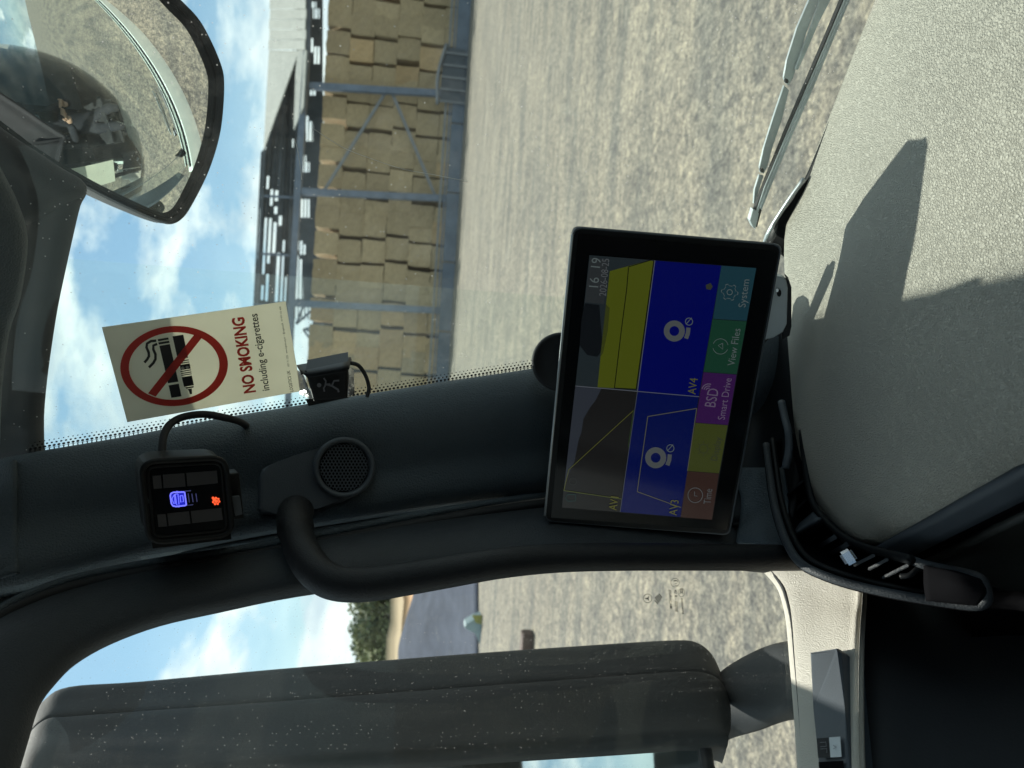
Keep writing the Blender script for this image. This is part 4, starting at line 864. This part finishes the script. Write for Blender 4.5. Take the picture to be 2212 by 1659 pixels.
# cab shell behind the camera
shell = [('windscreen_header', [T(.50, -.56, .60), T(.50, 2.1, .60), T(.545, 2.1, .60), T(.545, -.56, .60)], Z * .24),
         ('roof_lining', [T(.50, -.56, .80), T(.50, 2.1, .80), T(-1.6, 2.1, .95), T(-1.6, -.56, .95)], Z * .03),
         ('rear_wall', [T(-1.5, -.56, -1.5), T(-1.5, 2.1, -1.5), T(-1.5, 2.1, 1.0), T(-1.5, -.56, 1.0)], -Ft * .03),
         ('floor_mat', [T(.70, -.56, -1.35), T(.70, 2.1, -1.35), T(-1.6, 2.1, -1.35), T(-1.6, -.56, -1.35)], -Z * .03),
         ('side_panel', [T(-.25, -.52, -1.4), T(-1.6, -.52, -1.4), T(-1.6, -.52, 1.0), T(-.25, -.52, 1.0)], -Rt * .03),
         ('right_door_panel', [T(.75, 2.1, -1.4), T(-1.6, 2.1, -1.4), T(-1.6, 2.1, .05), T(.75, 2.1, -.15)], Rt * .03),
         ('right_header', [T(.65, 2.1, .55), T(-1.6, 2.1, .6), T(-1.6, 2.1, 1.0), T(.55, 2.1, 1.0)], Rt * .03),
         ('bulkhead', [T(.72, -.56, -1.4), T(.72, 2.1, -1.4), T(.72, 2.1, -.50), T(.72, -.56, -.50)], Ft * .02)]
for nme, pts, dv in shell: prism(nme, pts, dv, M_trim if nme != 'floor_mat' else M_rubber, tr)

# ================================================================== ACCESSORIES
# ---- monitor
pts, MP = quadplane((1178, 1125), (1240, 492), (1688, 530), (1575, 1155), .685)
mn = MP[1]
mon = thing('camera_monitor', 'black rectangular camera monitor with coloured menu tiles standing on the dashboard', 'monitor')
body = prism('monitor_body', [q - mn * .000 for q in roundrect([p for p in pts], .006)], -mn * 0.018, M_black, mon, 0.0012, seg=2)
tube('bezel_edge', [q - mn * .001 for q in roundrect(pts, .006, 4)], .0012, M_smooth, mon, 1, 6, closed=True)
tube('top_edge_glint', [pts[0].lerp(pts[1], .02) + Z * .001, pts[0].lerp(pts[1], .98) + Z * .001], .0011, M_plate, mon, 2, 6)  # pale strip painted in for sunlight catching the monitor's top side
mrect = lambda *a: [list(a)]
flat('bezel_glass', [[(1190, 1118), (1249, 505), (1680, 543), (1570, 1145)]], MP, M_lens, mon, 0.0006)
# screen coordinates: c4 crop -> reading px
c4 = lambda x, y: ((2100 + x / 1.3276) / 1.8517, (900 + y / 1.3276) / 1.8517)
def rect4(*p): return [[c4(*q) for q in p]]
SC = {}
scrn = flat('screen', rect4((342, 160), (1228, 228), (993, 1565), (196, 1500)), MP, scr('back', (0.008, 0.010, 0.012)), mon, 0.0010)
def tile(name, p, col, off=.0014, v=.12): return flat(name, rect4(*p), MP, scr(name, col, v), scrn, off)
tile('camera_view', [(342, 160), (686, 188), (595, 884), (268, 855)], (0.018, 0.026, 0.030), v=.5)
tile('camera_view', [(268, 855), (595, 884), (503, 1524), (196, 1500)], (0.012, 0.012, 0.012), v=.4)
tile('camera_view', [(690, 189), (1043, 216), (922, 912), (597, 884)], (0.001, 0.003, 0.10), v=.05)
tile('camera_view', [(597, 884), (922, 912), (825, 1551), (505, 1524)], (0.002, 0.006, 0.075), v=.08)
tile('sky_band', [(268, 855), (405, 870), (375, 930), (345, 970), (310, 1030), (300, 1100), (285, 1140), (262, 1260), (228, 1330), (205, 1410), (196, 1500), (196, 1500)], (0.030, 0.036, 0.048), .0016, .2)
tile('warning_zone', [(450, 245), (660, 188), (684, 192), (592, 871), (385, 862), (405, 660), (430, 420)], (0.078, 0.095, 0.008), .0017, .1)
tile('warning_shade', [(430, 420), (450, 440), (440, 560), (415, 680), (400, 700)], (0.045, 0.055, 0.010), .0019)
tile('camera_shape', [(318, 415), (395, 425), (400, 500), (415, 660), (385, 700), (330, 690), (290, 640), (300, 500)], (0.006, 0.008, 0.010), .0016)
tile('camera_shape', [(345, 175), (440, 185), (420, 420), (318, 410)], (0.028, 0.033, 0.036), .0015, .4)
def line4(p, wd, col, name='guide_line', o_=.0020): return flat(name, [stroke([c4(*q) for q in p], wd)], MP, scr(name, col), scrn, o_)
line4([(550, 222), (690, 180)], 1.6, (.002, .003, .002)); line4([(550, 222), (540, 340), (512, 555), (475, 866)], 1.8, (.002, .003, .002)); line4([(475, 866), (590, 872)], 1.8, (.002, .003, .002)); line4([(684, 190), (590, 872)], 1.8, (.002, .003, .002))
line4([(690, 188), (597, 884)], 1.6, (.10, .11, .13)); line4([(268, 855), (925, 912)], 1.6, (.10, .11, .13)); line4([(597, 884), (505, 1524)], 1.4, (.06, .07, .09))
line4([(576, 985), (232, 1300), (206, 1410)], 1.6, (.085, .09, .02)); line4([(206, 1410), (512, 1455)], 1.6, (.07, .085, .02)); line4([(576, 985), (548, 1180)], 1.4, (.03, .06, .02))
line4([(652, 1017), (912, 974)], 1.8, (.09, .09, .06)); line4([(652, 1017), (596, 1416)], 1.8, (.09, .09, .06)); line4([(596, 1416), (828, 1500)], 1.8, (.09, .09, .06)); line4([(912, 974), (863, 1305)], 1.8, (.09, .09, .06))
tile('menu_tile', [(1043, 216), (1228, 229), (1177, 509), (998, 498)], (0.012, 0.045, 0.062))
tile('menu_tile', [(996, 501), (1177, 512), (1124, 792), (948, 780)], (0.010, 0.048, 0.028))
tile('menu_tile', [(948, 782), (1123, 795), (1078, 1062), (905, 1049)], (0.040, 0.010, 0.075))
tile('menu_tile', [(905, 1051), (1077, 1064), (1031, 1318), (862, 1306)], (0.050, 0.062, 0.014))
tile('menu_tile', [(862, 1308), (1030, 1320), (993, 1565), (826, 1552)], (0.040, 0.022, 0.018))
WHT = scr('white', (.10, .125, .125)); GRY = scr('grey', (.085, .095, .10)); YLW = scr('yellow_text', (.11, .11, .02)); PUR = scr('purple_text', (.13, .10, .16)); DIM = scr('dim', (.035, .04, .03))
def st(s, a, b, h, m, nm='screen_text', o_=.0024): return text(nm, s, c4(*a), c4(*b), h, MP, m, scrn, o_)
st('System', (1170, 438), (1192, 290), 15, WHT); st('View Files', (1112, 748), (1145, 552), 15, WHT); st('Smart Drive', (1060, 1035), (1098, 815), 15, PUR); st('BSD', (1010, 968), (1030, 872), 23, PUR)
st('Display', (1020, 1252), (1045, 1128), 14, DIM); st('Time', (985, 1482), (995, 1402), 15, GRY)
st('AV4', (905, 900), (918, 815), 17, YLW); st('AV3', (805, 1543), (817, 1462), 17, YLW); st('AV1', (485, 1516), (498, 1445), 17, YLW)
st('16', (388, 332), (394, 280), 20, WHT); st('19', (398, 228), (405, 178), 20, WHT); st('2026-08-25', (430, 378), (448, 180), 15, GRY)
def ring4(cx, cy, r0, r1, m, nm='screen_icon', a0=0, a1=2 * math.pi, o_=.0024, n=32):
    ex_, ey_ = c4(cx, cy); s = 1 / 1.3276 / 1.8517
    full = abs(a1 - a0 - 2 * math.pi) < 1e-3
    pts_o = ell(ex_, ey_, r1 * s, r1 * s, n, 0, a0, a1, not full); pts_i = ell(ex_, ey_, r0 * s, r0 * s, n, 0, a0, a1, not full)
    n_ = mn; p2 = (MP[0] + n_ * o_, n_); k = len(pts_o); vs = [hit(x, y, p2) for x, y in pts_o] + [hit(x, y, p2) for x, y in pts_i]
    fs = [(i, (i + 1) % k, k + (i + 1) % k, k + i) for i in range(k if full else k - 1)]
    return mesh(nm, vs, fs, m, scrn)
for (cx, cy) in ((793, 563), (694, 1236)):
    ring4(cx, cy, 26, 56, GRY); flat('screen_icon', [stroke([c4(cx + 75, cy - 18), c4(cx + 72, cy + 12), c4(cx + 62, cy + 40)], 9)], MP, GRY, scrn, .0024)
    ring4(cx + 78, cy - 50, 17, 21, WHT); flat('screen_icon', [stroke([c4(cx + 62, cy - 36), c4(cx + 92, cy - 70)], 1.6)], MP, WHT, scrn, .0026)
ring4(904, 1435, 37, 41, GRY); flat('screen_icon', [stroke([c4(900, 1415), c4(900, 1438), c4(915, 1440)], 1.6)], MP, GRY, scrn, .0024)
ring4(1038, 645, 39, 42, WHT, a0=.4, a1=2.9); ring4(1038, 645, 39, 42, WHT, a0=3.5, a1=6.1); flat('screen_icon', [stroke([c4(1050, 628), c4(1026, 640), c4(1050, 660), c4(1050, 629)], 1.6)], MP, WHT, scrn, .0024)
ring4(1087, 357, 12, 16, WHT)
s_ = 1 / 1.3276 / 1.8517; gx, gy = c4(1087, 357)
gear = [(gx + (r * s_) * math.cos(a * math.pi / 21), gy + (r * s_) * math.sin(a * math.pi / 21)) for a in range(42) for r in [(46 if a % 7 in (0, 1, 2) else 35)]]
n_ = mn; gi = [(gx + (x - gx) * .92, gy + (y - gy) * .92) for x, y in gear]; annulus('screen_icon', gear, gi, MP, WHT, scrn, .0024)
ring4(948, 1188, 22, 25, DIM)
for k in range(8): flat('screen_icon', [stroke([c4(948 + 31 * math.cos(k * .785), 1188 + 31 * math.sin(k * .785)), c4(948 + 39 * math.cos(k * .785), 1188 + 39 * math.sin(k * .785))], 1.5)], MP, DIM, scrn, .0024)
for r in (14, 25, 36): ring4(975, 880, r - 2.5, r + 2.5, PUR, a0=math.pi * 1.08, a1=math.pi * 1.62)
flat('screen_icon', [[c4(*q) for q in [(960, 318), (985, 308), (997, 326), (985, 345), (962, 340)]]], MP, DIM, scrn, .0024); ring4(254, 1362, 17, 20, scr('dim2', (.03, .035, .035)))
flat('screen_icon', [stroke([c4(*q) for q in [(268, 1430), (268, 1465), (228, 1467), (215, 1448), (228, 1430), (268, 1430)]], 1.6)], MP, scr('teal', (.012, .045, .045)), scrn, .0024)
# mount: ball dome behind, plate bracket at the foot
dc = P(1212, 782, .765); dn = (CAM - dc).normalized(); du = dn.cross(Z).normalized(); dw = dn.cross(du); RR = 64 / 2.16016 / FPX * .765 * K
vs = []; pr = [(1.0, -.02), (1.0, 0), (.97, .006), (.88, .008), (.82, .004), (.5, .003), (.05, .002)]; n = 40
for r, h in pr: vs += [dc + (du * math.cos(2 * math.pi * i / n) + dw * math.sin(2 * math.pi * i / n)) * RR * r + dn * h for i in range(n)]
fs = [(a * n + i, a * n + (i + 1) % n, (a + 1) * n + (i + 1) % n, (a + 1) * n + i) for a in range(len(pr) - 1) for i in range(n)]
mesh('suction_mount', vs, fs, M_rubber, mon, True)
bpl = (P(1680, 650, .735), (Vector((-.45, -.75, .25))).normalized())
bro = [(1570, 640), (1640, 600), (1680, 596), (1690, 598), (1699, 606), (1703, 622), (1701, 700), (1692, 718), (1672, 730), (1620, 745)]
prism('mount_plate', [hit(x, y, bpl) for x, y in bro], -bpl[1] * .005, M_plate, mon, .0012)
bro2 = [(1696, 597), (1705, 606), (1710, 622), (1710, 705), (1706, 726), (1690, 735), (1690, 712), (1701, 690), (1703, 620)]
prism('mount_pad', [hit(x, y, (bpl[0] + Vector((0, 0, -.001)), bpl[1])) for x, y in bro2], -bpl[1] * .008, M_rubber, mon, .001)
flat('screw', [ell(1683, 633, 5, 8, 12)], bpl, M_black, mon, .001); flat('screw_slot', [ell(1679, 627, 3, 4, 12)], bpl, M_chrome, mon, .0014)
tube('mount_stem', [P(1640, 690, .78), P(1560, 760, .80), P(1420, 790, .80)], .018, M_black, mon, 4, 10)

# ---- sticker
kk = [tt(x, y, WS) for x, y in ((275, 912), (220, 707), (617, 651), (650, 845))]
sr = [.715, .68, .731, .766]; ksc = min(k / r for k, r in zip(kk, sr)) * .985
spts, SPl = quadplane((275, 912), (220, 707), (617, 651), (650, 845), .68 * ksc)
stk = thing('no_smoking_sticker', 'cream no smoking sticker with red crossed circle on the windscreen', 'sticker')
sn = SPl[1]
g_ = 10; vs = []
for j in range(g_ + 1):
    for i in range(g_ + 1):
        a = spts[0].lerp(spts[1], i / g_); b = spts[3].lerp(spts[2], i / g_); q = a.lerp(b, j / g_)
        u, v = i / g_, j / g_
        q -= sn * (0.0045 * (1 - math.sin(math.pi * u) ** .5) * 0) ; vs.append(q)
fs = [(j * 11 + i, j * 11 + i + 1, (j + 1) * 11 + i + 1, (j + 1) * 11 + i) for j in range(g_) for i in range(g_)]
pp = mesh('paper', vs, fs, M_paper, stk); sm2 = pp.modifiers.new('t', 'SOLIDIFY'); sm2.thickness = .0004; sm2.offset = 1
if pp.data.polygons[0].normal.dot(sn) > 0: sm2.offset = -1
cs = lambda x, y: ((380 + x / 2.572) / 1.8517, (1180 + y / 2.572) / 1.8517)
def F(name, rings, m, off_=.0008): return flat(name, [[cs(*q) for q in r] for r in rings], SPl, m, pp, off_)
co_ = [cs(*q) for q in ell(814, 732, 556, 402, 64, .13)]
# measured ring: outer and inner ellipses of the red circle
cx, cy = 814, 731
outp = [cs(cx + 552 * math.cos(a) * 1 + 45 * math.sin(a), cy + 410 * math.sin(a) * 1 - 50 * math.cos(a)) for a in [i * math.pi / 36 for i in range(72)]]
inp_ = [cs(cx + 464 * math.cos(a) * 1 + 38 * math.sin(a), cy + 345 * math.sin(a) * 1 - 42 * math.cos(a)) for a in [i * math.pi / 36 for i in range(72)]]
annulus('red_ring', outp, inp_, SPl, M_red, pp, .0012)
F('red_bar', [[(545, 1012), (1025, 402), (1102, 436), (624, 1046)]], M_red, .0013)
F('cigarette_print', [[(662, 523), (770, 505), (858, 892), (752, 908)], [(757, 930), (862, 912), (890, 1042), (786, 1058)], [(652, 488), (762, 470), (767, 492), (656, 510)], [(645, 455), (753, 437), (760, 458), (650, 476)]], M_ink)
sm_o = [(630, 470), (575, 475), (535, 500), (530, 540), (552, 590), (555, 630), (535, 665), (508, 695)]
F('smoke_print', [stroke(sm_o, 27), stroke([(640, 503), (600, 520), (600, 560), (622, 610), (622, 660), (600, 700), (555, 745)], 27)], M_ink)
F('vape_print', [[(798, 424), (908, 408), (958, 645), (850, 662)], [(862, 680), (962, 662), (966, 672), (866, 690)], [(868, 700), (968, 684), (971, 694), (871, 710)],
                 [(878, 783), (986, 765), (988, 775), (880, 794)], [(884, 803), (990, 786), (992, 797), (886, 814)], [(888, 822), (993, 806), (995, 815), (890, 832)],
                 [(892, 846), (996, 828), (1018, 928), (916, 945)], [(928, 950), (1015, 937), (1013, 952), (940, 964)], [(950, 968), (996, 962), (999, 1018), (978, 1022), (965, 985)]], M_ink)
F('vape_print', [[(872, 720), (974, 704), (984, 757), (882, 773)]], M_ink); F('vape_gap', [ell(903, 750, 16, 13, 16), ell(948, 742, 16, 13, 16)], M_paper, .0011)
def Tx(s, a, b, h, m, bold=0.0): return text('lettering', s, cs(*a), cs(*b), h, SPl, m, pp, .0010, bold)
Tx('NO SMOKING', (1652, 998), (1528, 225), 22, M_red, .035); Tx('including e-cigarettes', (1795, 978), (1668, 190), 14.5, M_ink, .012)
Tx('LOGISTICS UK', (2040, 992), (2005, 775), 6.3, M_ink, .01); Tx('0371 711 2222   www.logistics.org.uk  \u2022  @LogisticsUK', (2000, 735), (1935, 285), 3.4, M_ink, .008); Tx('ref. 4333 12/21 4098', (1930, 270), (1912, 118), 3.2, M_ink, .008)

# ---- pedestrian sensor box on the windscreen edge
sb = thing('pedestrian_warning_unit', 'small black box with walking figure symbol on the windscreen edge below the sticker', 'sensor box')
bpts, BPl = quadplane((684, 868), (648, 800), (757, 782), (752, 862), .665)
BPl = (P(700, 820, .665), Vector((-.35, -.93, -.1)).normalized())
fo_ = [(641, 789), (757, 771), (760, 776), (752, 862), (676, 868), (660, 822)]
prism('unit_body', [hit(x, y, BPl) for x, y in [(660, 806), (752, 788), (751, 862), (677, 868)]], -BPl[1] * .03, M_black, sb, .002)
patch('unit_visor', [[(640, 789, .70), (660, 785, .695), (758, 771, .69)], [(650, 802, .665), (665, 803, .66), (753, 788, .66)], [(662, 812, .662), (672, 815, .657), (750, 802, .657)]], M_black, sb, 4, 4, .003)
patch('foil_wrap', [[(642, 800, .70), (655, 812, .695)], [(648, 850, .70), (672, 862, .69)]], M_foil, sb, 3, 3, .001); patch('foil_wrap', [[(753, 792, .70), (764, 800, .705)], [(752, 858, .70), (766, 850, .71)]], M_foil, sb, 3, 3, .001)
c2_ = lambda x, y: (540 + x / 3, 540 + y / 3)
def W2(rings): return flat('walking_figure', [[c2_(*q) for q in r] for r in rings], BPl, M_icon, sb, .0026)
W2([ell(448, 876, 14, 14, 16)]); W2([stroke([(478, 830), (492, 850), (488, 878), (478, 895), (482, 918)], 10)]); W2([stroke([(490, 870), (530, 880), (570, 905), (575, 922)], 12)]); W2([stroke([(530, 880), (545, 848), (578, 846)], 11)]); W2([stroke([(485, 872), (520, 872)], 14)])
tube('unit_cable', [P(757, 784, .68), P(775, 790, .685), P(790, 812, .69), P(797, 838, .695), P(793, 856, .70)], .0016, M_rubber, sb, 5, 8)
prism('adhesive_mount', [TP(x, y, -.002) for x, y in [(660, 862), (760, 858), (758, 884), (672, 888)]], (CAM - TP(700, 870)).normalized() * .006, M_black, sb, .002)

# ---- blind spot display
bd = thing('blind_spot_display', 'small black square display with lit blue lorry outline on the pillar', 'display')
dpts, DPl = quadplane((319, 1176), (300, 995), (489, 985), (505, 1157), .565)
DPl = (P(400, 1080, .575), DPl[1] if abs(DPl[1].z) < .6 else Vector((-.15, -.93, -.33)).normalized())
DPl = (P(400, 1080, .635), Vector((-.12, -.88, -.46)).normalized())
fc = [hit(x, y, DPl) for x, y in ((319, 1176), (300, 995), (489, 985), (505, 1157))]
dn_ = DPl[1]
dsp = prism('casing', roundrect(fc, .013, 6), -dn_ * .026, M_black, bd, .003, seg=3, smooth=False)
ins = lambda s: [sum(fc, Vector()) / 4 + (p - sum(fc, Vector()) / 4) * s for p in fc]
rim = tube('casing_rim', [q + dn_ * .0 for q in roundrect(ins(.97), .011, 5)], .0022, M_black, bd, 1, 8, closed=True)
tube('casing_rim', [q + dn_ * .0006 for q in roundrect(ins(.84), .006, 5)], .0008, M_black, bd, 1, 6, closed=True)
cd_ = lambda x, y: ((460 + x / 3.456) / 1.8517, (1780 + y / 3.456) / 1.8517)
def Fd(name, rings, m, off_, par=bd): return flat(name, [[cd_(*q) for q in r] for r in rings], DPl, m, par, off_)
lens = Fd('lens', [[(480, 350), (1480, 268), (1600, 1150), (570, 1240)]], M_lens, .0008)
for r in [[(515, 428), (632, 418), (650, 600), (535, 607)], [(660, 410), (960, 390), (975, 575), (672, 598)], [(985, 385), (1410, 352), (1422, 528), (1000, 572)], [(582, 962), (700, 950), (722, 1125), (600, 1135)], [(722, 945), (1022, 915), (1045, 1085), (742, 1120)], [(1045, 912), (1470, 868), (1492, 1035), (1068, 1082)]]:
    Fd('segment', [r], M_seg, .0012, lens)
def outl(pts, wd): return stroke(pts + [pts[0]], wd)
cdx = lambda pts: [cd_(*q) for q in pts]
for ptsq, wd in [([(765, 700), (775, 670), (810, 655), (955, 650), (962, 655), (985, 830), (975, 835), (840, 850), (800, 840), (780, 810)], 3.2), ([(832, 680), (870, 676), (885, 820), (852, 826)], 1.8), ([(900, 702), (938, 700), (948, 782), (908, 790)], 2.0), ([(785, 745), (822, 685), (832, 810), (812, 808)], 1.8)]:
    flat('lorry_symbol', [stroke(cdx(ptsq + [ptsq[0], ptsq[1]]), wd)], DPl, M_blue, lens, .0018)
Fd('symbol_glow', [[(780, 680), (945, 662), (968, 825), (800, 835)]], M_bluedeep, .0014, lens)
Fd('lorry_symbol', [ell(858, 642, 8, 8, 8), ell(884, 855, 8, 8, 8)], M_blue, .0018, lens)
for q in [[(965, 640), (1050, 630)], [(965, 640), (995, 835), (1080, 825)], [(1010, 668), (1028, 795)], [(1062, 672), (1080, 790)], [(1118, 670), (1135, 785)]]: flat('lorry_symbol', [stroke(cdx(q), 1.8)], DPl, M_bluedim, lens, .0017)
gx, gy = 1398, 775
Fd('gear_symbol', [[(gx + r * math.cos(a * math.pi / 21), gy + r * math.sin(a * math.pi / 21)) for a in range(42) for r in [(58 if a % 6 in (0, 1, 2) else 46)]]], M_redlit, .0016, lens)
annulus('gear_ring', [cd_(*q) for q in ell(gx + 2, gy + 2, 32, 32, 24, 0, 0, 2 * math.pi)], [cd_(*q) for q in ell(gx + 2, gy + 2, 22, 22, 24)], DPl, M_ink, lens, .0019)
flat('gear_symbol', [stroke(cdx([(1345, 722), (1390, 768)]), 5)], DPl, M_redlit, lens, .0021)
annulus('light_sensor', [cd_(*q) for q in ell(432, 780, 40, 46, 20)], [cd_(*q) for q in ell(432, 780, 32, 38, 20)], DPl, M_smooth, lens, .001)
bq = [hit(*cd_(x, y), (DPl[0] - dn_ * .012, dn_)) for x, y in [(1560, 405), (1700, 385), (1722, 400), (1790, 1020), (1660, 1040), (1600, 1000)]]
prism('bracket', bq, -dn_ * .012, M_black, bd, .0015)
bq = [hit(*cd_(x, y), (DPl[0] - dn_ * .010, dn_)) for x, y in [(1600, 700), (1705, 690), (1745, 935), (1640, 960)]]
prism('bracket_clip', bq, dn_ * .004, M_smooth, bd, .001)
prism('casing_foot', [hit(x, y, (DPl[0] - dn_ * .028, dn_)) for x, y in ((330, 1185), (300, 1010), (480, 1000), (500, 1165))], (TP(400, 1090) - P(400, 1080, .60)) * .4, M_black, bd)
tag(tube('display_cable', [P(352, 1010, .66), P(350, 985, .662), P(353, 945, .672), P(366, 918, .685), P(395, 901, .695), P(440, 895, .70), P(485, 902, .705), P(520, 912, .73), TP(545, 930, -.03)], .0030, M_rubber, None, 6, 10), 'thin black cable looping from the pillar display towards the windscreen edge', 'cable')

# ---- glass stamp on the door window (mirrored as seen from inside)
cg = lambda x, y: ((2500 + x / 5.53) / 1.8517, (2280 + y / 5.53) / 1.8517)
GP = (T(0, -0.5985, 0), Rt); M_etch = mat('etched_print', (0.03, 0.035, 0.03), 0.6, var=0.1)
stamp = bpy.data.objects.new('glass_stamp', None); COL.objects.link(stamp); stamp.parent = tr; stamp.empty_display_size = .02
def an(cx, cy, ro, ri): return annulus('stamp_ring', [cg(*q) for q in ell(cx, cy, ro, ro * 1.03, 32)], [cg(*q) for q in ell(cx, cy, ri, ri * 1.03, 32)], GP, M_etch, stamp, .0005)
an(502, 628, 98, 88); an(1107, 280, 97, 88); annulus('stamp_ring', [cg(*q) for q in ell(1248, 498, 74, 97, 32)], [cg(*q) for q in ell(1248, 498, 66, 89, 32)], GP, M_etch, stamp, .0005)
for a in (math.pi, -1.05, 1.05):
    flat('stamp_star', [[cg(502 + 82 * math.cos(a), 628 + 82 * math.sin(a)), cg(502 + 15 * math.cos(a + 1.05), 628 + 15 * math.sin(a + 1.05)), cg(502, 628), cg(502 + 15 * math.cos(a - 1.05), 628 + 15 * math.sin(a - 1.05))]], GP, M_etch, stamp, .0005)
flat('stamp_hatch', [stroke([cg(665 + i * 28, 600 - i * 25), cg(740 + i * 26, 700 - i * 28)], 2.2) for i in range(4)], GP, M_etch, stamp, .0005)
flat('stamp_hatch', [stroke([cg(655 + i * 42, 670 - i * 12), cg(735 + i * 30, 750 - i * 40)], 2.0) for i in range(3)], GP, M_etch, stamp, .0006)
def stx(s, a, b, h): return text('stamp_text', s, cg(*a), cg(*b), h, GP, M_etch, stamp, .0005, .01)
def stm(s, a, b, h):        # reversed lettering: laid from b to a with the glyph order mirrored
    o = text('stamp_text', s, cg(*a), cg(*b), h, GP, M_etch, stamp, .0005, .01); return o
stm('DURACAM', (965, 440), (990, 845), 5.5); stm('43 R - 00098', (1085, 430), (1110, 915), 6.2); stm('E000474', (1235, 625), (1260, 970), 4.5); stm('T', (870, 640), (872, 662), 4.5)
stm('E', (1075, 222), (1085, 262), 8); stm('11', (1100, 295), (1110, 345), 5)
for k, yy in enumerate((450, 485, 520)): flat('stamp_mark', [stroke([cg(*q) for q in ell(1248, yy + 8, 36, 30, 10, 0, math.pi, 2 * math.pi, True)], 1.6)], GP, M_etch, stamp, .0006)

# ---- seats, person and phone (behind the camera; they show in the mirrors and in reflections)
M_cloth = mat('seat_cloth', (0.03, 0.032, 0.036), 0.9, var=0.2, vscale=30)
seat = bpy.data.objects.new('passenger_seat', None); COL.objects.link(seat); seat.parent = tr; seat.empty_display_size = .1
for nm_, c, e in [('seat_cushion', (-.62, .10, -.92), (.62, .60, .20)), ('seat_backrest', (-.98, .10, -.40), (.18, .60, .95)), ('headrest', (-.98, .10, .16), (.14, .32, .20))]:
    box(nm_, T(*c), Ft * e[0] * K, Rt * e[1] * K, Z * e[2] * K, M_cloth, seat, .04, seg=3)
def skin(name, J, E_, m, parent, sub=2):
    me = bpy.data.meshes.new(name); me.from_pydata([tuple(T(*j[:3])) for j in J], E_, []); o = link(name, me, m, parent, False)
    mdf = o.modifiers.new('skin', 'SKIN'); mdf.use_smooth_shade = True
    for v, j in zip(me.skin_vertices[0].data, J): v.radius = (j[3], j[3] * (j[4] if len(j) > 4 else 1)); 
    me.skin_vertices[0].data[0].use_root = True
    o.modifiers.new('sub', 'SUBSURF').levels = sub; o.modifiers['sub'].render_levels = sub
    return o
per = thing('person', 'seated person in dark jacket holding up a phone, reflected in the front mirror', 'person')
per['label'] = 'person in a dark jacket holding a phone, reflected in the front mirror'
M_jack = mat('jacket', (0.02, 0.022, 0.03), 0.85, var=0.25, vscale=20); M_skin = mat('skin', (0.50, 0.31, 0.22), 0.55, var=0.08, vscale=20); M_hair = mat('hair', (0.06, 0.04, 0.025), 0.7, var=0.3, vscale=60)
J = [(-.72, .12, -.80, .13), (-.74, .12, -.55, .13), (-.75, .12, -.28, .15), (-.75, .12, -.12, .07), (-.75, .30, -.20, .065), (-.52, .38, -.42, .05), (-.26, .24, -.22, .038), (-.75, -.06, -.20, .065), (-.52, -.16, -.42, .05), (-.26, -.02, -.24, .038),
     (-.55, .22, -.84, .085), (-.18, .25, -.84, .065), (-.12, .25, -1.18, .05), (-.55, .02, -.84, .085), (-.18, -.02, -.84, .065), (-.12, -.02, -1.18, .05)]
E_ = [(0, 1), (1, 2), (2, 3), (2, 4), (4, 5), (5, 6), (2, 7), (7, 8), (8, 9), (0, 10), (10, 11), (11, 12), (0, 13), (13, 14), (14, 15)]
skin('body', J, E_, M_jack, per)
skin('head', [(-.75, .12, -.13, .05), (-.745, .12, -.04, .05), (-.74, .12, .05, .085), (-.745, .12, .14, .08)], [(0, 1), (1, 2), (2, 3)], M_skin, per)
skin('hair', [(-.78, .12, .06, .075), (-.765, .12, .16, .075), (-.74, .12, .19, .05)], [(0, 1), (1, 2)], M_hair, per)
skin('nose', [(-.66, .12, .07, .010), (-.635, .12, .035, .014)], [(0, 1)], M_skin, per, 1)
for sgn, hx in ((1, .22), (-1, .00)):
    wr = (-.24, hx, -.23); pm = (-.16, hx - sgn * .04, -.17)
    skin('hand', [(*wr, .026), (*pm, .034)], [(0, 1)], M_skin, per, 2)
    for k in range(4):
        b = (pm[0] + .02, pm[1] + (k - 1.5) * .020, pm[2] + .03); sp_ = -sgn * .02
        skin('finger', [(pm[0], b[1], pm[2], .0085), (b[0] + .02, b[1], b[2] + .01, .0085), (b[0] + .045, b[1] + sp_, b[2] + .035 - .004 * k, .008), (b[0] + .035, b[1] + sp_ * 2, b[2] + .062 - .004 * k, .007)], [(0, 1), (1, 2), (2, 3)], M_skin, per, 1)
    skin('thumb', [(pm[0] - .01, pm[1] + sgn * .02, pm[2], .011), (pm[0] + .01, pm[1] + sgn * .045, pm[2] + .035, .010), (pm[0] + .03, pm[1] + sgn * .03, pm[2] + .07, .009)], [(0, 1), (1, 2)], M_skin, per, 1)
pc = CAM - FW * .035 - RT * .03 + UP * .05
ph = box('phone', pc, RT * .075, UP * .150, FW * .008, M_black, None, .003)
tag(ph, 'black phone held upright by the person reflected in the front mirror', 'phone')

print('objects', len(bpy.data.objects), 'tris', sum(len(o.data.polygons) for o in bpy.data.objects if o.type == 'MESH'))
